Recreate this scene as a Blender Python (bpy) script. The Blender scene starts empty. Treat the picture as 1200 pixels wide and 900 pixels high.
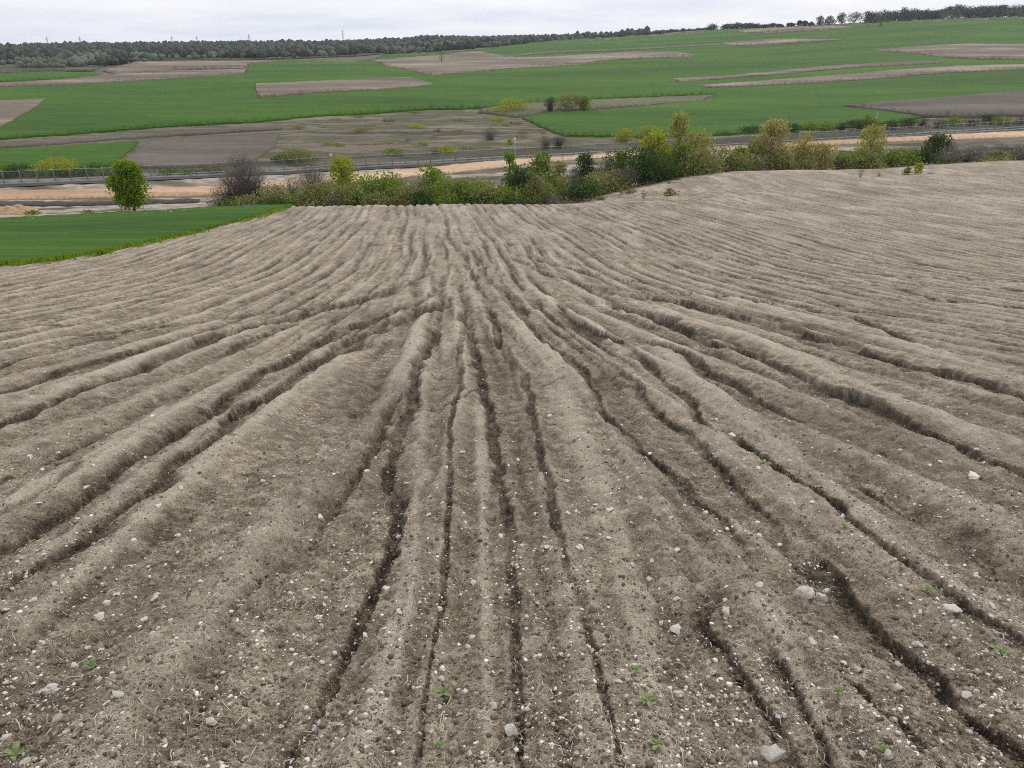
import bpy, math, random
import numpy as np
from mathutils import Vector, Matrix
from mathutils.geometry import delaunay_2d_cdt
random.seed(7); rng = np.random.default_rng(7)
SC = bpy.context.scene
C = SC.collection
R = math.radians

# ------------------------------------------------------------------ camera
PITCH = 25.3; EYE = 1.7; F = 890.0
cam = bpy.data.cameras.new('camera'); cam.lens = 36 * F / 1200; cam.sensor_width = 36
cam.clip_start = 0.05; cam.clip_end = 20000
co = bpy.data.objects.new('camera', cam); C.objects.link(co)
co.location = (0, 0, EYE); co.rotation_euler = (R(90 - PITCH), 0, 0)
SC.camera = co
CP, SP = math.cos(R(PITCH)), math.sin(R(PITCH))

# ------------------------------------------------------------------ light
SUN_EL, SUN_AZ = 44, 28          # soft light from ahead, a little to the right
sl = bpy.data.lights.new('sun', 'SUN'); sl.energy = 1.5; sl.angle = R(11); sl.color = (1, .94, .86)
so = bpy.data.objects.new('sun', sl); C.objects.link(so)
so.rotation_euler = (R(90 - SUN_EL), 0, R(180 - SUN_AZ)); so.location = (0, 0, 60)
SC.view_settings.view_transform = 'Standard'; SC.view_settings.look = 'None'
SC.view_settings.exposure = 0.2; SC.view_settings.gamma = 1.0
SC.view_settings.use_curve_mapping = False
W = bpy.data.worlds.new('World'); SC.world = W; W.use_nodes = True
nt = W.node_tree; nt.nodes.clear()
def wn(t, **k):
    n = nt.nodes.new(t)
    for a, b in k.items(): setattr(n, a, b)
    return n
out = wn('ShaderNodeOutputWorld'); mixs = wn('ShaderNodeMixShader')
bg1 = wn('ShaderNodeBackground'); bg2 = wn('ShaderNodeBackground')
sky = wn('ShaderNodeTexSky', sky_type='NISHITA'); sky.sun_disc = False
sky.sun_elevation = R(SUN_EL); sky.sun_rotation = R(SUN_AZ)
nt.links.new(sky.outputs[0], bg1.inputs[0]); bg1.inputs[1].default_value = 0.1
tc = wn('ShaderNodeTexCoord'); sep = wn('ShaderNodeSeparateXYZ')
nt.links.new(tc.outputs['Generated'], sep.inputs[0])
mz = wn('ShaderNodeMath', operation='ADD'); nt.links.new(sep.outputs[2], mz.inputs[0]); mz.inputs[1].default_value = 0.12
mxz = wn('ShaderNodeMath', operation='MAXIMUM'); nt.links.new(mz.outputs[0], mxz.inputs[0]); mxz.inputs[1].default_value = 0.05
dx = wn('ShaderNodeMath', operation='DIVIDE'); nt.links.new(sep.outputs[0], dx.inputs[0]); nt.links.new(mxz.outputs[0], dx.inputs[1])
dy = wn('ShaderNodeMath', operation='DIVIDE'); nt.links.new(sep.outputs[1], dy.inputs[0]); nt.links.new(mxz.outputs[0], dy.inputs[1])
cb = wn('ShaderNodeCombineXYZ'); nt.links.new(dx.outputs[0], cb.inputs[0]); nt.links.new(dy.outputs[0], cb.inputs[1])
ns = wn('ShaderNodeTexNoise'); ns.inputs['Scale'].default_value = 0.55; ns.inputs['Detail'].default_value = 6
ns.inputs['Roughness'].default_value = 0.55; nt.links.new(cb.outputs[0], ns.inputs['Vector'])
rp = wn('ShaderNodeValToRGB'); e = rp.color_ramp.elements
e[0].position = .36; e[0].color = (.70, .755, .89, 1); e[1].position = .66; e[1].color = (.95, .955, .99, 1)
em = rp.color_ramp.elements.new(.5); em.color = (.84, .865, .945, 1)
nt.links.new(ns.outputs['Fac'], rp.inputs[0]); nt.links.new(rp.outputs[0], bg2.inputs[0]); bg2.inputs[1].default_value = 1.0
mixs.inputs[0].default_value = 0.9
nt.links.new(bg1.outputs[0], mixs.inputs[1]); nt.links.new(bg2.outputs[0], mixs.inputs[2])
nt.links.new(mixs.outputs[0], out.inputs[0])
SC.cycles.max_bounces = 5; SC.cycles.diffuse_bounces = 2; SC.cycles.transparent_max_bounces = 16
SC.cycles.volume_bounces = 0; SC.cycles.use_denoising = False; SC.cycles.filter_width = 1.0

# ------------------------------------------------------------------ numpy helpers
def sstep(a, b, x):
    t = np.clip((x - a) / (b - a), 0, 1); return t * t * (3 - 2 * t)
def _h(ix, iy, s):
    h = (ix.astype(np.uint32) * np.uint32(374761393)) ^ (iy.astype(np.uint32) * np.uint32(668265263)) ^ np.uint32((s * 2246822519) & 0xffffffff)
    h = (h ^ (h >> np.uint32(13))) * np.uint32(1274126177)
    h = (h ^ (h >> np.uint32(15))) * np.uint32(2246822519)
    return h ^ (h >> np.uint32(16))
def gn(x, y, s=0):
    """gradient noise, about -1..1"""
    x0 = np.floor(x); y0 = np.floor(y); fx = x - x0; fy = y - y0
    ix = x0.astype(np.int64); iy = y0.astype(np.int64)
    u = fx * fx * fx * (fx * (fx * 6 - 15) + 10); v = fy * fy * fy * (fy * (fy * 6 - 15) + 10)
    def g(a, b, dxx, dyy):
        an = _h(ix + a, iy + b, s).astype(np.float32) * np.float32(2 * math.pi / 4294967296.0)
        return np.cos(an) * dxx + np.sin(an) * dyy
    n0 = g(0, 0, fx, fy) * (1 - u) + g(1, 0, fx - 1, fy) * u
    n1 = g(0, 1, fx, fy - 1) * (1 - u) + g(1, 1, fx - 1, fy - 1) * u
    return (n0 * (1 - v) + n1 * v) * 1.5
def fbm(x, y, o, s=0, r=.5):
    a = 1.; t = 0.
    for i in range(o):
        t = t + a * gn(x * 2 ** i + 17.3 * i, y * 2 ** i - 9.1 * i, s + i); a *= r
    return t
def pchip(xs, ys, x):
    xs = np.asarray(xs, float); ys = np.asarray(ys, float)
    h = np.diff(xs); d = np.diff(ys) / h; m = np.zeros(len(xs))
    for i in range(1, len(xs) - 1):
        if d[i - 1] * d[i] > 0:
            w1 = 2 * h[i] + h[i - 1]; w2 = h[i] + 2 * h[i - 1]
            m[i] = (w1 + w2) / (w1 / d[i - 1] + w2 / d[i])
    m[0] = d[0]; m[-1] = d[-1]
    k = np.clip(np.searchsorted(xs, x) - 1, 0, len(xs) - 2)
    t = (x - xs[k]) / h[k]; t2 = t * t; t3 = t2 * t
    return (2 * t3 - 3 * t2 + 1) * ys[k] + (t3 - 2 * t2 + t) * h[k] * m[k] + (-2 * t3 + 3 * t2) * ys[k + 1] + (t3 - t2) * h[k] * m[k + 1]

# ------------------------------------------------------------------ the lie of the land (smooth)
NEAR = [(-12, 3.54), (0, 0), (12, -3.54), (25, -6.9), (40, -10.0)]
COLS = {
 -500: NEAR + [(60, -13.4), (75, -15.9), (88, -18.6), (105, -21.9), (135, -26.3), (150, -27.3), (190, -27.8), (255, -28), (300, -27.4), (420, -27), (560, -26), (800, -27), (1100, -30), (1500, -36), (3600, -130)],
 0:    NEAR + [(60, -13.4), (75, -15.9), (88, -18.6), (105, -21.9), (135, -26.3), (150, -27.3), (190, -27.8), (255, -28), (300, -27.3), (420, -26.6), (560, -25.4), (800, -26), (1100, -29), (1500, -35.5), (3600, -130)],
 300:  NEAR + [(60, -13.0), (70, -14.4), (82, -16.0), (92, -18.4), (110, -21.7), (135, -25.8), (155, -27.6), (190, -27.8), (255, -27.8), (300, -27), (420, -26.3), (700, -25), (1000, -26.6), (1500, -32), (3600, -125)],
 600:  NEAR + [(60, -12.9), (72, -14.5), (81, -15.5), (90, -17.9), (110, -22), (130, -25.9), (150, -27.6), (190, -27.8), (255, -27.6), (300, -27), (420, -26.4), (620, -24.8), (1000, -20.5), (1500, -24), (3600, -115)],
 870:  NEAR + [(60, -12.7), (80, -15.3), (100, -17.65), (108, -19.7), (118, -20.0), (135, -21.2), (150, -25.2), (180, -27.4), (209, -27.5), (255, -27.3), (300, -27), (430, -25.5), (700, -17.5), (1050, -2.5), (1300, -4), (3600, -80)],
 1200: NEAR + [(58, -12.5), (72, -14.4), (95, -16.9), (120, -19.0), (129, -20.8), (142, -21.4), (158, -22.9), (180, -26.6), (229, -27), (260, -26.6), (340, -24.4), (520, -18), (720, -5.5), (930, 10.5), (1150, 11), (3600, -60)],
 1700: NEAR + [(58, -12.5), (72, -14.4), (95, -16.9), (120, -19.0), (129, -20.8), (142, -21.4), (158, -22.9), (180, -26.6), (229, -27), (260, -26.6), (340, -24.4), (520, -17), (720, -3.5), (930, 13), (1150, 14), (3600, -50)],
}
YA = np.concatenate([np.linspace(-8, 0, 60, endpoint=False), np.geomspace(1, 3501, 2600) - 1])
keys = sorted(COLS)
cols = np.stack([pchip([p[0] for p in COLS[k]], [p[1] for p in COLS[k]], YA) for k in keys])
PXA = np.arange(-500, 1701, 10.)
ZT = np.zeros((len(PXA), len(YA)))
kk = np.clip(np.searchsorted(keys, PXA, side='right') - 1, 0, len(keys) - 2)
ka = np.array(keys, float)
d = np.diff(cols, axis=0) / np.diff(ka)[:, None]
m = np.zeros_like(cols)
for i in range(1, len(keys) - 1):
    a_, b_ = d[i - 1], d[i]
    m[i] = np.where(a_ * b_ > 0, 2 * a_ * b_ / (a_ + b_ + 1e-12 * np.sign(a_ + b_ + 1e-30)), 0)
for j, px in enumerate(PXA):
    k = kk[j]; h = ka[k + 1] - ka[k]; t = (px - ka[k]) / h
    ZT[j] = (2*t**3-3*t*t+1)*cols[k] + (t**3-2*t*t+t)*h*m[k] + (-2*t**3+3*t*t)*cols[k+1] + (t**3-t*t)*h*m[k+1]
ZC = cols[3]
for _ in range(3):
    ZT[:, 61:-1] = .25 * ZT[:, 60:-2] + .5 * ZT[:, 61:-1] + .25 * ZT[:, 62:]
DEPC = np.maximum(CP * YA + SP * (EYE - ZC), 6.0)
def H0(X, Y):
    X = np.asarray(X, float); Y = np.clip(np.asarray(Y, float), -8, 3499)
    dep = np.interp(Y, YA, DEPC)
    c = np.clip((600 + F * X / dep + 500) / 10, 0, len(PXA) - 1.001)
    r = np.interp(Y, YA, np.arange(len(YA)))
    r = np.clip(r, 0, len(YA) - 1.001)
    ci = c.astype(int); ri = r.astype(int); cf = c - ci; rf = r - ri
    z = ZT[ci, ri]*(1-cf)*(1-rf) + ZT[ci+1, ri]*cf*(1-rf) + ZT[ci, ri+1]*(1-cf)*rf + ZT[ci+1, ri+1]*cf*rf
    amp = np.clip((Y - 30) / 40, 0, 1)
    big = sstep(230, 700, Y)
    return z + amp * .12 * gn(X / 9, Y / 14, 3) + big * 1.1 * gn(X / 160, Y / 210, 5)
def DP(py):
    return np.tan(R(PITCH) + np.arctan((np.asarray(py, float) - 450) / F))
def pix(px, py, ymin=0.3):
    """where the sight line of a pixel of the photograph meets the smooth ground"""
    px = float(px); D = float(DP(py))
    Y = YA[YA > ymin]; zr = EYE - D * Y; dep = CP * Y + SP * (EYE - zr); X = (px - 600) / F * dep
    g = H0(X, Y); k = np.argmax(zr <= g)
    if zr[k] > g[k]: k = len(Y) - 1
    if k > 0:
        a = zr[k-1] - g[k-1]; b = zr[k] - g[k]; f = a / (a - b) if a > b else 1
        y = Y[k-1] + f * (Y[k] - Y[k-1])
    else: y = Y[0]
    z = EYE - D * y; return ((px - 600) / F * (CP * y + SP * (EYE - z)), y, z)
def proj(X, Y, Z):
    dep = CP * Y + SP * (EYE - Z); up = SP * Y - CP * (EYE - Z)
    dep = np.maximum(dep, .05)
    return 600 + F * X / dep, 450 - F * up / dep

# ------------------------------------------------------------------ field detail
def crow(Y): return -.055 * Y - .0005 * Y * Y
# channels washed into the slope: (width in px of the photo, symmetric?, points)
RILLS = [
 (7, 0, [(0,429),(27,420),(67,412),(100,403),(140,393),(173,387),(207,380),(253,375),(300,368),(353,363),(397,356),(430,350),(460,340)]),
 (13, 0, [(0,495),(33,482),(67,467),(87,455),(133,443),(160,435),(180,420),(207,412),(233,401),(253,392),(300,380),(333,372),(360,365),(393,358),(440,345),(475,333)]),
 (7, 0, [(0,458),(33,448),(83,430),(133,417),(183,403),(230,392),(270,384)]),
 (8, 0, [(240,422),(267,412),(277,403),(293,397),(323,387),(350,380)]),
 (10, 0, [(0,638),(27,622),(50,608),(80,593),(110,573),(133,553),(160,533),(187,517),(213,500),(240,485),(267,463),(287,450),(300,438),(327,428),(350,414),(372,402),(400,385),(440,372),(470,360)]),
 (14, 0, [(0,692),(27,675),(67,653),(100,630),(130,603),(160,582),(187,563),(200,543),(227,527),(253,510),(267,490),(287,473),(313,463),(333,450),(350,433),(370,419),(400,404),(420,393),(447,383),(467,373),(490,363),(513,357),(533,350)]),
 (20, 0, [(398,412),(412,406),(425,398)]),
 (6, 0, [(0,560),(40,545),(90,520),(130,505)]), (5, 0, [(0,600),(30,588),(60,572),(95,545),(75,540),(40,546)]),
 (5, 0, [(250,518),(275,516),(305,513)]), (5, 0, [(0,405),(60,398),(120,390),(180,380)]), (5, 0, [(0,388),(70,381),(150,372)]),
 (9, 1, [(470,452),(455,470),(450,490),(440,515),(425,545),(405,575),(390,600),(367,630),(340,650),(318,670),(287,700),(260,740)]),
 (10, 1, [(505,397),(492,425),(484,450),(478,475),(470,500),(460,530),(450,555),(456,566),(464,575),(464,605),(460,640),(438,690),(432,715),(415,755),(385,800),(360,850),(335,890)]),
 (16, 1, [(458,566),(463,580),(464,600)]),
 (5, 1, [(545,380),(540,400),(538,430),(540,458),(531,480),(528,520),(526,580),(524,640),(518,700),(508,760),(497,830),(488,900)]),
 (8, 1, [(550,357),(543,373),(550,393),(560,420),(566,455),(573,475),(576,500),(581,530),(587,560),(593,590),(597,620),(600,660),(603,700),(604,740),(606,790),(609,850),(612,910)]),
 (7, 1, [(570,352),(577,366),(584,393),(597,420),(612,440),(622,468),(626,495),(632,530),(640,560),(647,600),(656,643),(667,680),(683,703),(684,730),(695,770),(704,800),(712,840),(722,880),(728,910)]),
 (12, 1, [(598,700),(603,740)]), (14, 1, [(676,700),(684,722),(685,742)]),
 (8, 0, [(607,353),(620,377),(633,397),(665,415),(687,430),(695,455),(706,484),(733,503),(760,530),(783,547),(800,563),(820,587),(850,607),(870,640),(880,660)]),
 (10, 0, [(782,548),(800,562),(820,582)]),
 (7, 0, [(625,350),(645,370),(665,390),(690,410),(713,427),(743,447),(767,477),(787,497),(803,505),(833,533),(860,563),(887,587),(913,613),(925,645),(955,670)]),
 (8, 0, [(650,352),(663,370),(693,387),(725,400),(760,425),(785,450),(803,460),(815,470),(820,495),(840,512)]),
 (8, 0, [(735,393),(765,402),(800,413),(833,433),(867,447),(887,463),(913,477),(943,493)]),
 (11, 0, [(862,500),(872,515),(893,533),(917,550),(947,570),(977,590),(1000,610),(1027,630),(1060,660),(1100,687),(1133,713),(1173,740),(1210,768)]),
 (13, 0, [(940,640),(962,655),(984,675),(1003,707),(1033,740),(1060,760),(1090,783),(1120,820),(1150,847),(1210,885)]),
 (13, 0, [(893,745),(910,777),(933,807),(947,833),(963,867),(975,905)]),
 (12, 0, [(855,697),(836,702),(827,715),(830,735),(848,760),(870,795),(895,830),(920,870),(935,905)]),
 (7, 0, [(985,795),(1005,805),(1025,825),(1060,850),(1090,885)]),
 (15, 0, [(697,352),(727,357),(753,365),(777,372),(797,380),(820,393),(843,403),(887,412),(910,425),(933,438),(957,452),(987,458),(1013,467),(1040,480),(1067,490),(1093,507),(1127,523),(1160,540),(1183,550),(1220,570)]),
 (14, 0, [(700,340),(750,347),(800,353),(830,360),(863,367),(893,377),(923,383),(953,392),(987,400),(1007,410),(1033,417),(1067,427),(1090,432),(1120,435),(1150,447),(1210,467)]),
 (8, 0, [(1045,430),(1060,435),(1075,436)]), (9, 0, [(1128,462),(1150,472),(1175,476)]),
 (8, 0, [(733,343),(800,343),(863,348),(900,355),(933,358),(967,367),(1007,373),(1033,383),(1080,407),(1120,413),(1150,420)]),
 (6, 0, [(960,350),(1000,363),(1067,373),(1127,383),(1200,397)]), (7, 0, [(1040,335),(1073,343),(1100,352),(1150,355),(1200,361)]),
 (6, 0, [(980,316),(1033,322),(1117,327),(1200,330)]), (4, 0, [(740,290),(800,297),(850,302),(883,310),(943,316),(1013,318)]),
 (4, 0, [(900,300),(967,305),(1017,308),(1100,311)]), (5, 0, [(780,312),(833,320),(900,328),(967,330),(1080,334),(1200,341)]),
 (5, 0, [(1160,407),(1180,410),(1210,415)]), (5, 0, [(1000,560),(1050,590),(1100,620),(1160,660),(1210,695)]),
 (4, 1, [(483,437),(500,433),(520,439),(533,437)]), (4, 1, [(483,477),(505,474),(540,472),(551,461),(562,456),(572,468)]),
 (4, 1, [(617,430),(630,423),(652,421)]), (4, 1, [(635,453),(650,447),(668,441)]), (4, 1, [(547,432),(556,426),(563,430)]),
 (5, 0, [(600,300),(640,320),(690,335),(730,340)]), (5, 0, [(560,300),(575,330),(605,352)]), (4, 0, [(545,290),(552,320),(570,350)]),
 (6, 0, [(620,300),(660,312),(700,322),(760,332)]), (4, 0, [(500,300),(490,325),(455,345),(415,352)]), (5, 0, [(520,330),(500,350),(465,362),(420,378),(380,392)]),
]
SWALES = [
 (44, [(572,390),(590,440),(607,500),(622,570),(636,650),(648,730),(658,820),(668,910)]),
 (80, [(455,440),(430,500),(390,560),(340,640),(285,720),(230,800),(180,890)]),
 (34, [(520,400),(508,480),(505,600),(495,720),(475,820),(455,900)]),
 (40, [(800,425),(870,470),(950,520),(1040,570),(1120,620),(1205,680)]),
 (70, [(860,720),(910,770),(960,830),(1020,900)]), (50, [(915,640),(960,700),(1030,780),(1100,870)]),
 (46, [(700,430),(740,500),(790,580),(840,660),(850,700)]), (34, [(1040,640),(1100,700),(1180,780)]),
 (30, [(60,540),(150,490),(240,440),(330,400)]), (34, [(0,640),(60,600),(150,540),(260,470)]), (40, [(0,780),(90,700),(180,630),(260,560)]),
 (26, [(700,360),(790,395),(880,430),(980,475),(1080,520)]), (26, [(900,385),(1000,420),(1100,450),(1200,480)]),
]
RILLS = [(w_*1.3 if y_ == 1 and w_ > 4 else w_, y_, p_) for w_, y_, p_ in RILLS]
RILLS += [(w_, 2, p_) for w_, p_ in SWALES]
BACKS = [
 (46, [(517,395),(506,450),(500,520),(494,600),(482,690),(455,790),(420,890)]),
 (20, [(562,470),(564,540),(566,620),(568,720),(572,820),(575,900)]),
 (44, [(600,375),(640,420),(665,480),(700,560),(730,660),(760,770),(780,890)]),
 (40, [(770,400),(840,470),(930,535),(1030,610),(1120,690),(1205,740)]),
 (34, [(740,350),(850,385),(960,430),(1080,480),(1205,545)]), (30, [(850,350),(960,378),(1080,412),(1205,445)]),
 (30, [(850,600),(910,650),(960,700),(1020,770),(1100,860)]), (30, [(870,690),(905,740),(950,810),(990,890)]),
 (26, [(400,398),(330,445),(240,500),(150,568),(60,640),(0,680)]), (30, [(380,380),(300,425),(200,485),(110,550),(0,615)]),
 (26, [(330,370),(230,398),(130,435),(0,480)]), (30, [(390,410),(330,470),(260,530),(180,600),(80,690),(0,760)]),
 (22, [(640,345),(700,385),(770,440),(830,490)]), (20, [(430,385),(400,405),(350,450)]), (26, [(0,600),(60,560),(140,515),(200,475)]),
]
RILLS += [(w_, 3, p_) for w_, p_ in BACKS]
RW = []
for wp, sym, pts in RILLS:
    pts = list(pts)
    def ext(a, b):
        L = math.hypot(a[0]-b[0], a[1]-b[1]); return (a[0]+(a[0]-b[0])/L*110, a[1]+(a[1]-b[1])/L*110)
    open0 = pts[0][0] <= 2; open1 = pts[-1][0] >= 1195 or pts[-1][1] >= 878
    if open0: pts.insert(0, ext(pts[0], pts[1]))
    if open1: pts.append(ext(pts[-1], pts[-2]))
    q = [pix(*p) for p in pts]
    # resample with a ragged course
    P = []; Wd = []
    for a, b in zip(q[:-1], q[1:]):
        L = math.hypot(b[0]-a[0], b[1]-a[1]); n = max(1, int(L / (.16 + .02 * a[1])))
        for i in range(n):
            f = i / n; x = a[0] + (b[0]-a[0]) * f; y = a[1] + (b[1]-a[1]) * f
            P.append((x, y))
    P.append(q[-1][:2])
    P = np.array(P)
    dep = P[:, 1] * CP + .43 * (EYE + .28 * P[:, 1]) + .3
    w = wp * dep / F
    j = w * .5
    if sym < 2: P = P + np.stack([rng.normal(0, 1, len(P)) * j * .38, rng.normal(0, 1, len(P)) * j * .3], 1)
    n = len(P); s = np.arange(n) / max(1, n - 1)
    endt = np.clip(np.minimum(s + open0, 1 - s + open1) * 12 + .3, 0, 1)
    dv = np.clip(.9 + .45 * gn(np.arange(n) * .3, np.full(n, wp * 3.1)), .3, 1.3) * endt
    RW.append((P, w, dv, sym))
def carve(X, Y):
    """depth of the washed channels, and their darkening (0..1): damp floors, shade painted on the cut walls"""
    dep = np.zeros_like(X); damp_shade = np.zeros_like(X); bk = np.zeros_like(X); up = np.zeros_like(X)
    jag = gn(X * 2.2, Y * 2.2, 35) * .7 + gn(X * 7, Y * 7, 31) * .8 * (1 - sstep(5, 15, Y)) + gn(X * 19, Y * 19, 32) * .55 * (1 - sstep(5, 14, Y)) + gn(X * 47, Y * 47, 34) * .3 * (1 - sstep(2.5, 5, Y))
    jag2 = gn(X * 2.2, Y * 2.2, 33)
    for P, w, dv, sym in RW:
        Wm = w.max() * 4
        sel = np.where((X > P[:, 0].min()-Wm) & (X < P[:, 0].max()+Wm) & (Y > P[:, 1].min()-Wm) & (Y < P[:, 1].max()+Wm))[0]
        if len(sel) == 0: continue
        x = X[sel]; y = Y[sel]
        bd = np.full(len(sel), 1e9); bs = np.ones(len(sel)); bw = np.full(len(sel), .1); bv = np.zeros(len(sel))
        for i in range(len(P) - 1):
            ax, ay = P[i]; bx, by = P[i+1]; wm = max(w[i], w[i+1]) * 4
            s2 = np.where((x > min(ax, bx)-wm) & (x < max(ax, bx)+wm) & (y > min(ay, by)-wm) & (y < max(ay, by)+wm))[0]
            if len(s2) == 0: continue
            ex, ey = bx-ax, by-ay; L2 = ex*ex + ey*ey + 1e-9
            t = np.clip(((x[s2]-ax)*ex + (y[s2]-ay)*ey) / L2, 0, 1)
            qx = x[s2] - (ax + t*ex); qy = y[s2] - (ay + t*ey); dd = np.hypot(qx, qy)
            ok = dd < bd[s2]; s3 = s2[ok]
            bd[s3] = dd[ok]
            # outward side: away from the camera line
            nx, ny = -ey, ex; L = math.sqrt(L2)
            mx, my = (ax+bx)/2 - crow((ay+by)/2), .35
            sg = 1 if (nx*mx + ny*max(my, .35*abs(mx))) > 0 else -1
            bs[s3] = (qx[ok]*nx + qy[ok]*ny) / L * sg / np.maximum(dd[ok], 1e-6)
            bw[s3] = w[i]*(1-t[ok]) + w[i+1]*t[ok]; bv[s3] = dv[i]*(1-t[ok]) + dv[i+1]*t[ok]
        near = bd < 1e8
        jj = jag[sel]
        u = bd / bw + jj * .36
        if sym == 2:
            u = bd / (bw*.5) + jj*.25 + jag2[sel]*.3; c = 1 - sstep(.35, 1.0, u); depth = bw*.17 * (1 + .5 * jag[sel])
        elif sym == 3:
            u = bd / (bw*.5) + jj*.2 + jag2[sel]*.35; c = 1 - sstep(.15, 1.05, u); bk[sel] = np.maximum(bk[sel], np.where(near, c * np.clip(bv, 0, 1), 0)); up[sel] = np.maximum(up[sel], np.where(near, c * bw * .11 * bv, 0)); continue
        elif sym:
            c = 1 - sstep(.34, .64, u)
            depth = bw * .75
        else:
            side = bs > 0
            uo = u; ui = np.maximum(u, 0) / (2.1 + .9 * jag2[sel])
            c = np.where(side, 1 - sstep(.36, .60, uo), 1 - sstep(.08, 1.0, ui))
            depth = bw * (.95 - .25 * sstep(8, 25, Y[sel]))
        depth = np.minimum(depth, .30) * bv
        v = np.where(near, c * depth, 0)
        dep[sel] = dep[sel] + v if sym == 2 else np.maximum(dep[sel], v)
        wc = c*.5 if sym == 2 else (1 - sstep(.35, .75, u))*.9 if sym else np.where(side, 1 - sstep(.44, .66, uo), (1 - sstep(.10, .9, ui)) * .8)
        damp_shade[sel] = np.maximum(damp_shade[sel], np.where(near, wc * np.clip(bv, 0, 1), 0))
    return dep - up * (1 - np.clip(damp_shade * 1.3, 0, 1)), damp_shade, bk * (1 - damp_shade)
SPC = .90
def detail(X, Y):
    s = X - crow(Y)
    lo = gn(X * .22, Y * .05, 41)
    sw = s + .42 * lo + .10 * gn(X * .6, Y * .12, 42) + .03 * gn(X * 2.5, Y * 1.5, 43)
    ph = sw / SPC; k = np.round(ph); du = (ph - k) * SPC
    ridge = (.030 + .012 * sstep(8, 18, Y)) * -(np.cos(2 * math.pi * ph) - .25 * np.cos(4 * math.pi * ph)) * (.9 + .6 * gn(sw * .45, Y * .03, 44))
    # channels along the rows
    pres = sstep(-.45, .30, gn(k * 5.13 + .3, Y * .055 + k * .37, 45) + .35 * gn(k * 3.3, Y * .35, 46))
    near_fr = sstep(7, 17, Y)
    off = .09 * gn(k * 2.7, Y * .16, 47) + .03 * gn(k * 1.7 + 5, Y * .9, 48)
    jag = gn(X * 6, Y * 5, 49) * .3 * (1 - .8 * sstep(10, 25, Y)) + .15 * gn(X * 2, Y * .8, 53)
    a = np.abs(du - off) / (.085 + .0022 * Y) + jag
    c1 = (1 - sstep(.25, 1.0, a)) * pres
    c1 *= (.2 + .8 * near_fr)
    p2 = sstep(.0, .5, gn(k * 4.1 + 9, Y * .08 - k * .77, 50))
    a2 = np.abs(du - .27 * SPC - .05 * gn(k * 2.1, Y * .2, 51)) / (.06 + .001 * Y) + jag
    c2 = (1 - sstep(.2, 1.0, a2)) * p2 * (1 - .7 * sstep(40, 70, Y)) * (.25 + .75 * near_fr)
    dep, damp_shade, back = carve(X, Y)
    fade = 1 - sstep(85, 150, Y) * .6
    strk = .024 * gn(sw * 6, Y * .22, 66) + .015 * gn(sw * 15, Y * .7, 67) * (1 - sstep(20, 42, Y)) + .022 * gn(sw * 2.7, Y * .09, 68)
    strk = strk * (.85 + .35 * near_fr)
    dd = np.where(dep > 0, 0, dep) + np.maximum(dep, np.maximum(c1 * (.10 + .0008 * Y), c2 * (.06 + .0006 * Y)) * fade)
    damp_shade = np.maximum(damp_shade, np.maximum(c1, c2 * .8) * .8 * fade)
    rough = 1 + .5 * np.clip(damp_shade, 0, 1)
    r = .024 * fbm(X * 1.7, Y * .6, 2, 52) + .014 * rough * (1 - .5 * sstep(30, 80, Y)) * fbm(X * 5, Y * 2.2, np.where(Y.min() > 30, 1, 3).item(), 55, .55)
    r = r + .010 * (1 - sstep(7, 16, Y)) * rough * fbm(X * 30, Y * 27, 2, 60, .6)
    r = r + rough * (.014 * (.4 - np.abs(gn(X * 9, Y * 8, 71))) * (1 - sstep(25, 60, Y)) + .010 * (.4 - np.abs(gn(X * 21, Y * 19, 72))) * (1 - sstep(10, 22, Y)))
    cl = np.maximum(gn(X * 17, Y * 16, 63) - .25, 0); r = r + .012 * cl * rough * (1 - sstep(12, 25, Y))
    cl = np.maximum(gn(X * 42, Y * 40, 64) - .3, 0); r = r + .010 * cl * (1 - sstep(4, 9, Y))
    tine = (1 - sstep(12, 25, Y)) * .005 * np.sin(2 * math.pi * sw / .17 + 1.2 * gn(X * 1.1, Y * .6, 65))
    damp_shade = np.clip(damp_shade - .45 * back + np.clip(-strk * 20 + .35 * gn(X * 1.3, Y * .8, 69), -.2, .65) * (.4 + .6 * near_fr) * fade, 0, 1)
    damp_shade = damp_shade * (1 - .25 * sstep(60, 85, Y)); ridge = ridge * (1 - .5 * sstep(35, 65, Y)) + .02 * gn(X * .5, Y * .4, 54) * sstep(20, 50, Y)
    mid_ = sstep(12, 26, Y); flat = 1 - .6 * sstep(10, 45, X) * sstep(40, 70, Y)
    fine = (.020 * gn(sw * 4.3, Y * .45, 56) + .013 * gn(sw * 8.5, Y * 1.1, 57) * (1 - sstep(45, 70, Y)) + .016 * gn(X * 1.5, Y * 1.2, 58)) * mid_
    ridge = ridge * (1 - .35 * mid_) * flat; strk = strk * flat + fine * (.5 + .5 * flat); damp_shade = np.clip(damp_shade * (.6 + .4 * flat) + np.clip(-fine * 16, -.25, .4), 0, 1)
    z = (ridge + strk) * fade - dd + r * (.55 + .45 * fade) + tine
    crest = np.clip(np.clip((ridge + strk) * 12, 0, .8) + back * .8, 0, 1) * (1 - damp_shade)
    return z, damp_shade, crest
# edge of the ploughed field as seen in the photograph
EDX = [-600, -80, 0, 80, 150, 230, 300, 325, 340, 345, 600, 622, 640, 655, 700, 800, 900, 1000, 1100, 1200, 1700]
EDY = [395, 325, 312, 303, 290, 272, 254, 247, 241, 239, 237, 228, 216, 212, 209, 203, 196, 191, 188, 186, 180]

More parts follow.
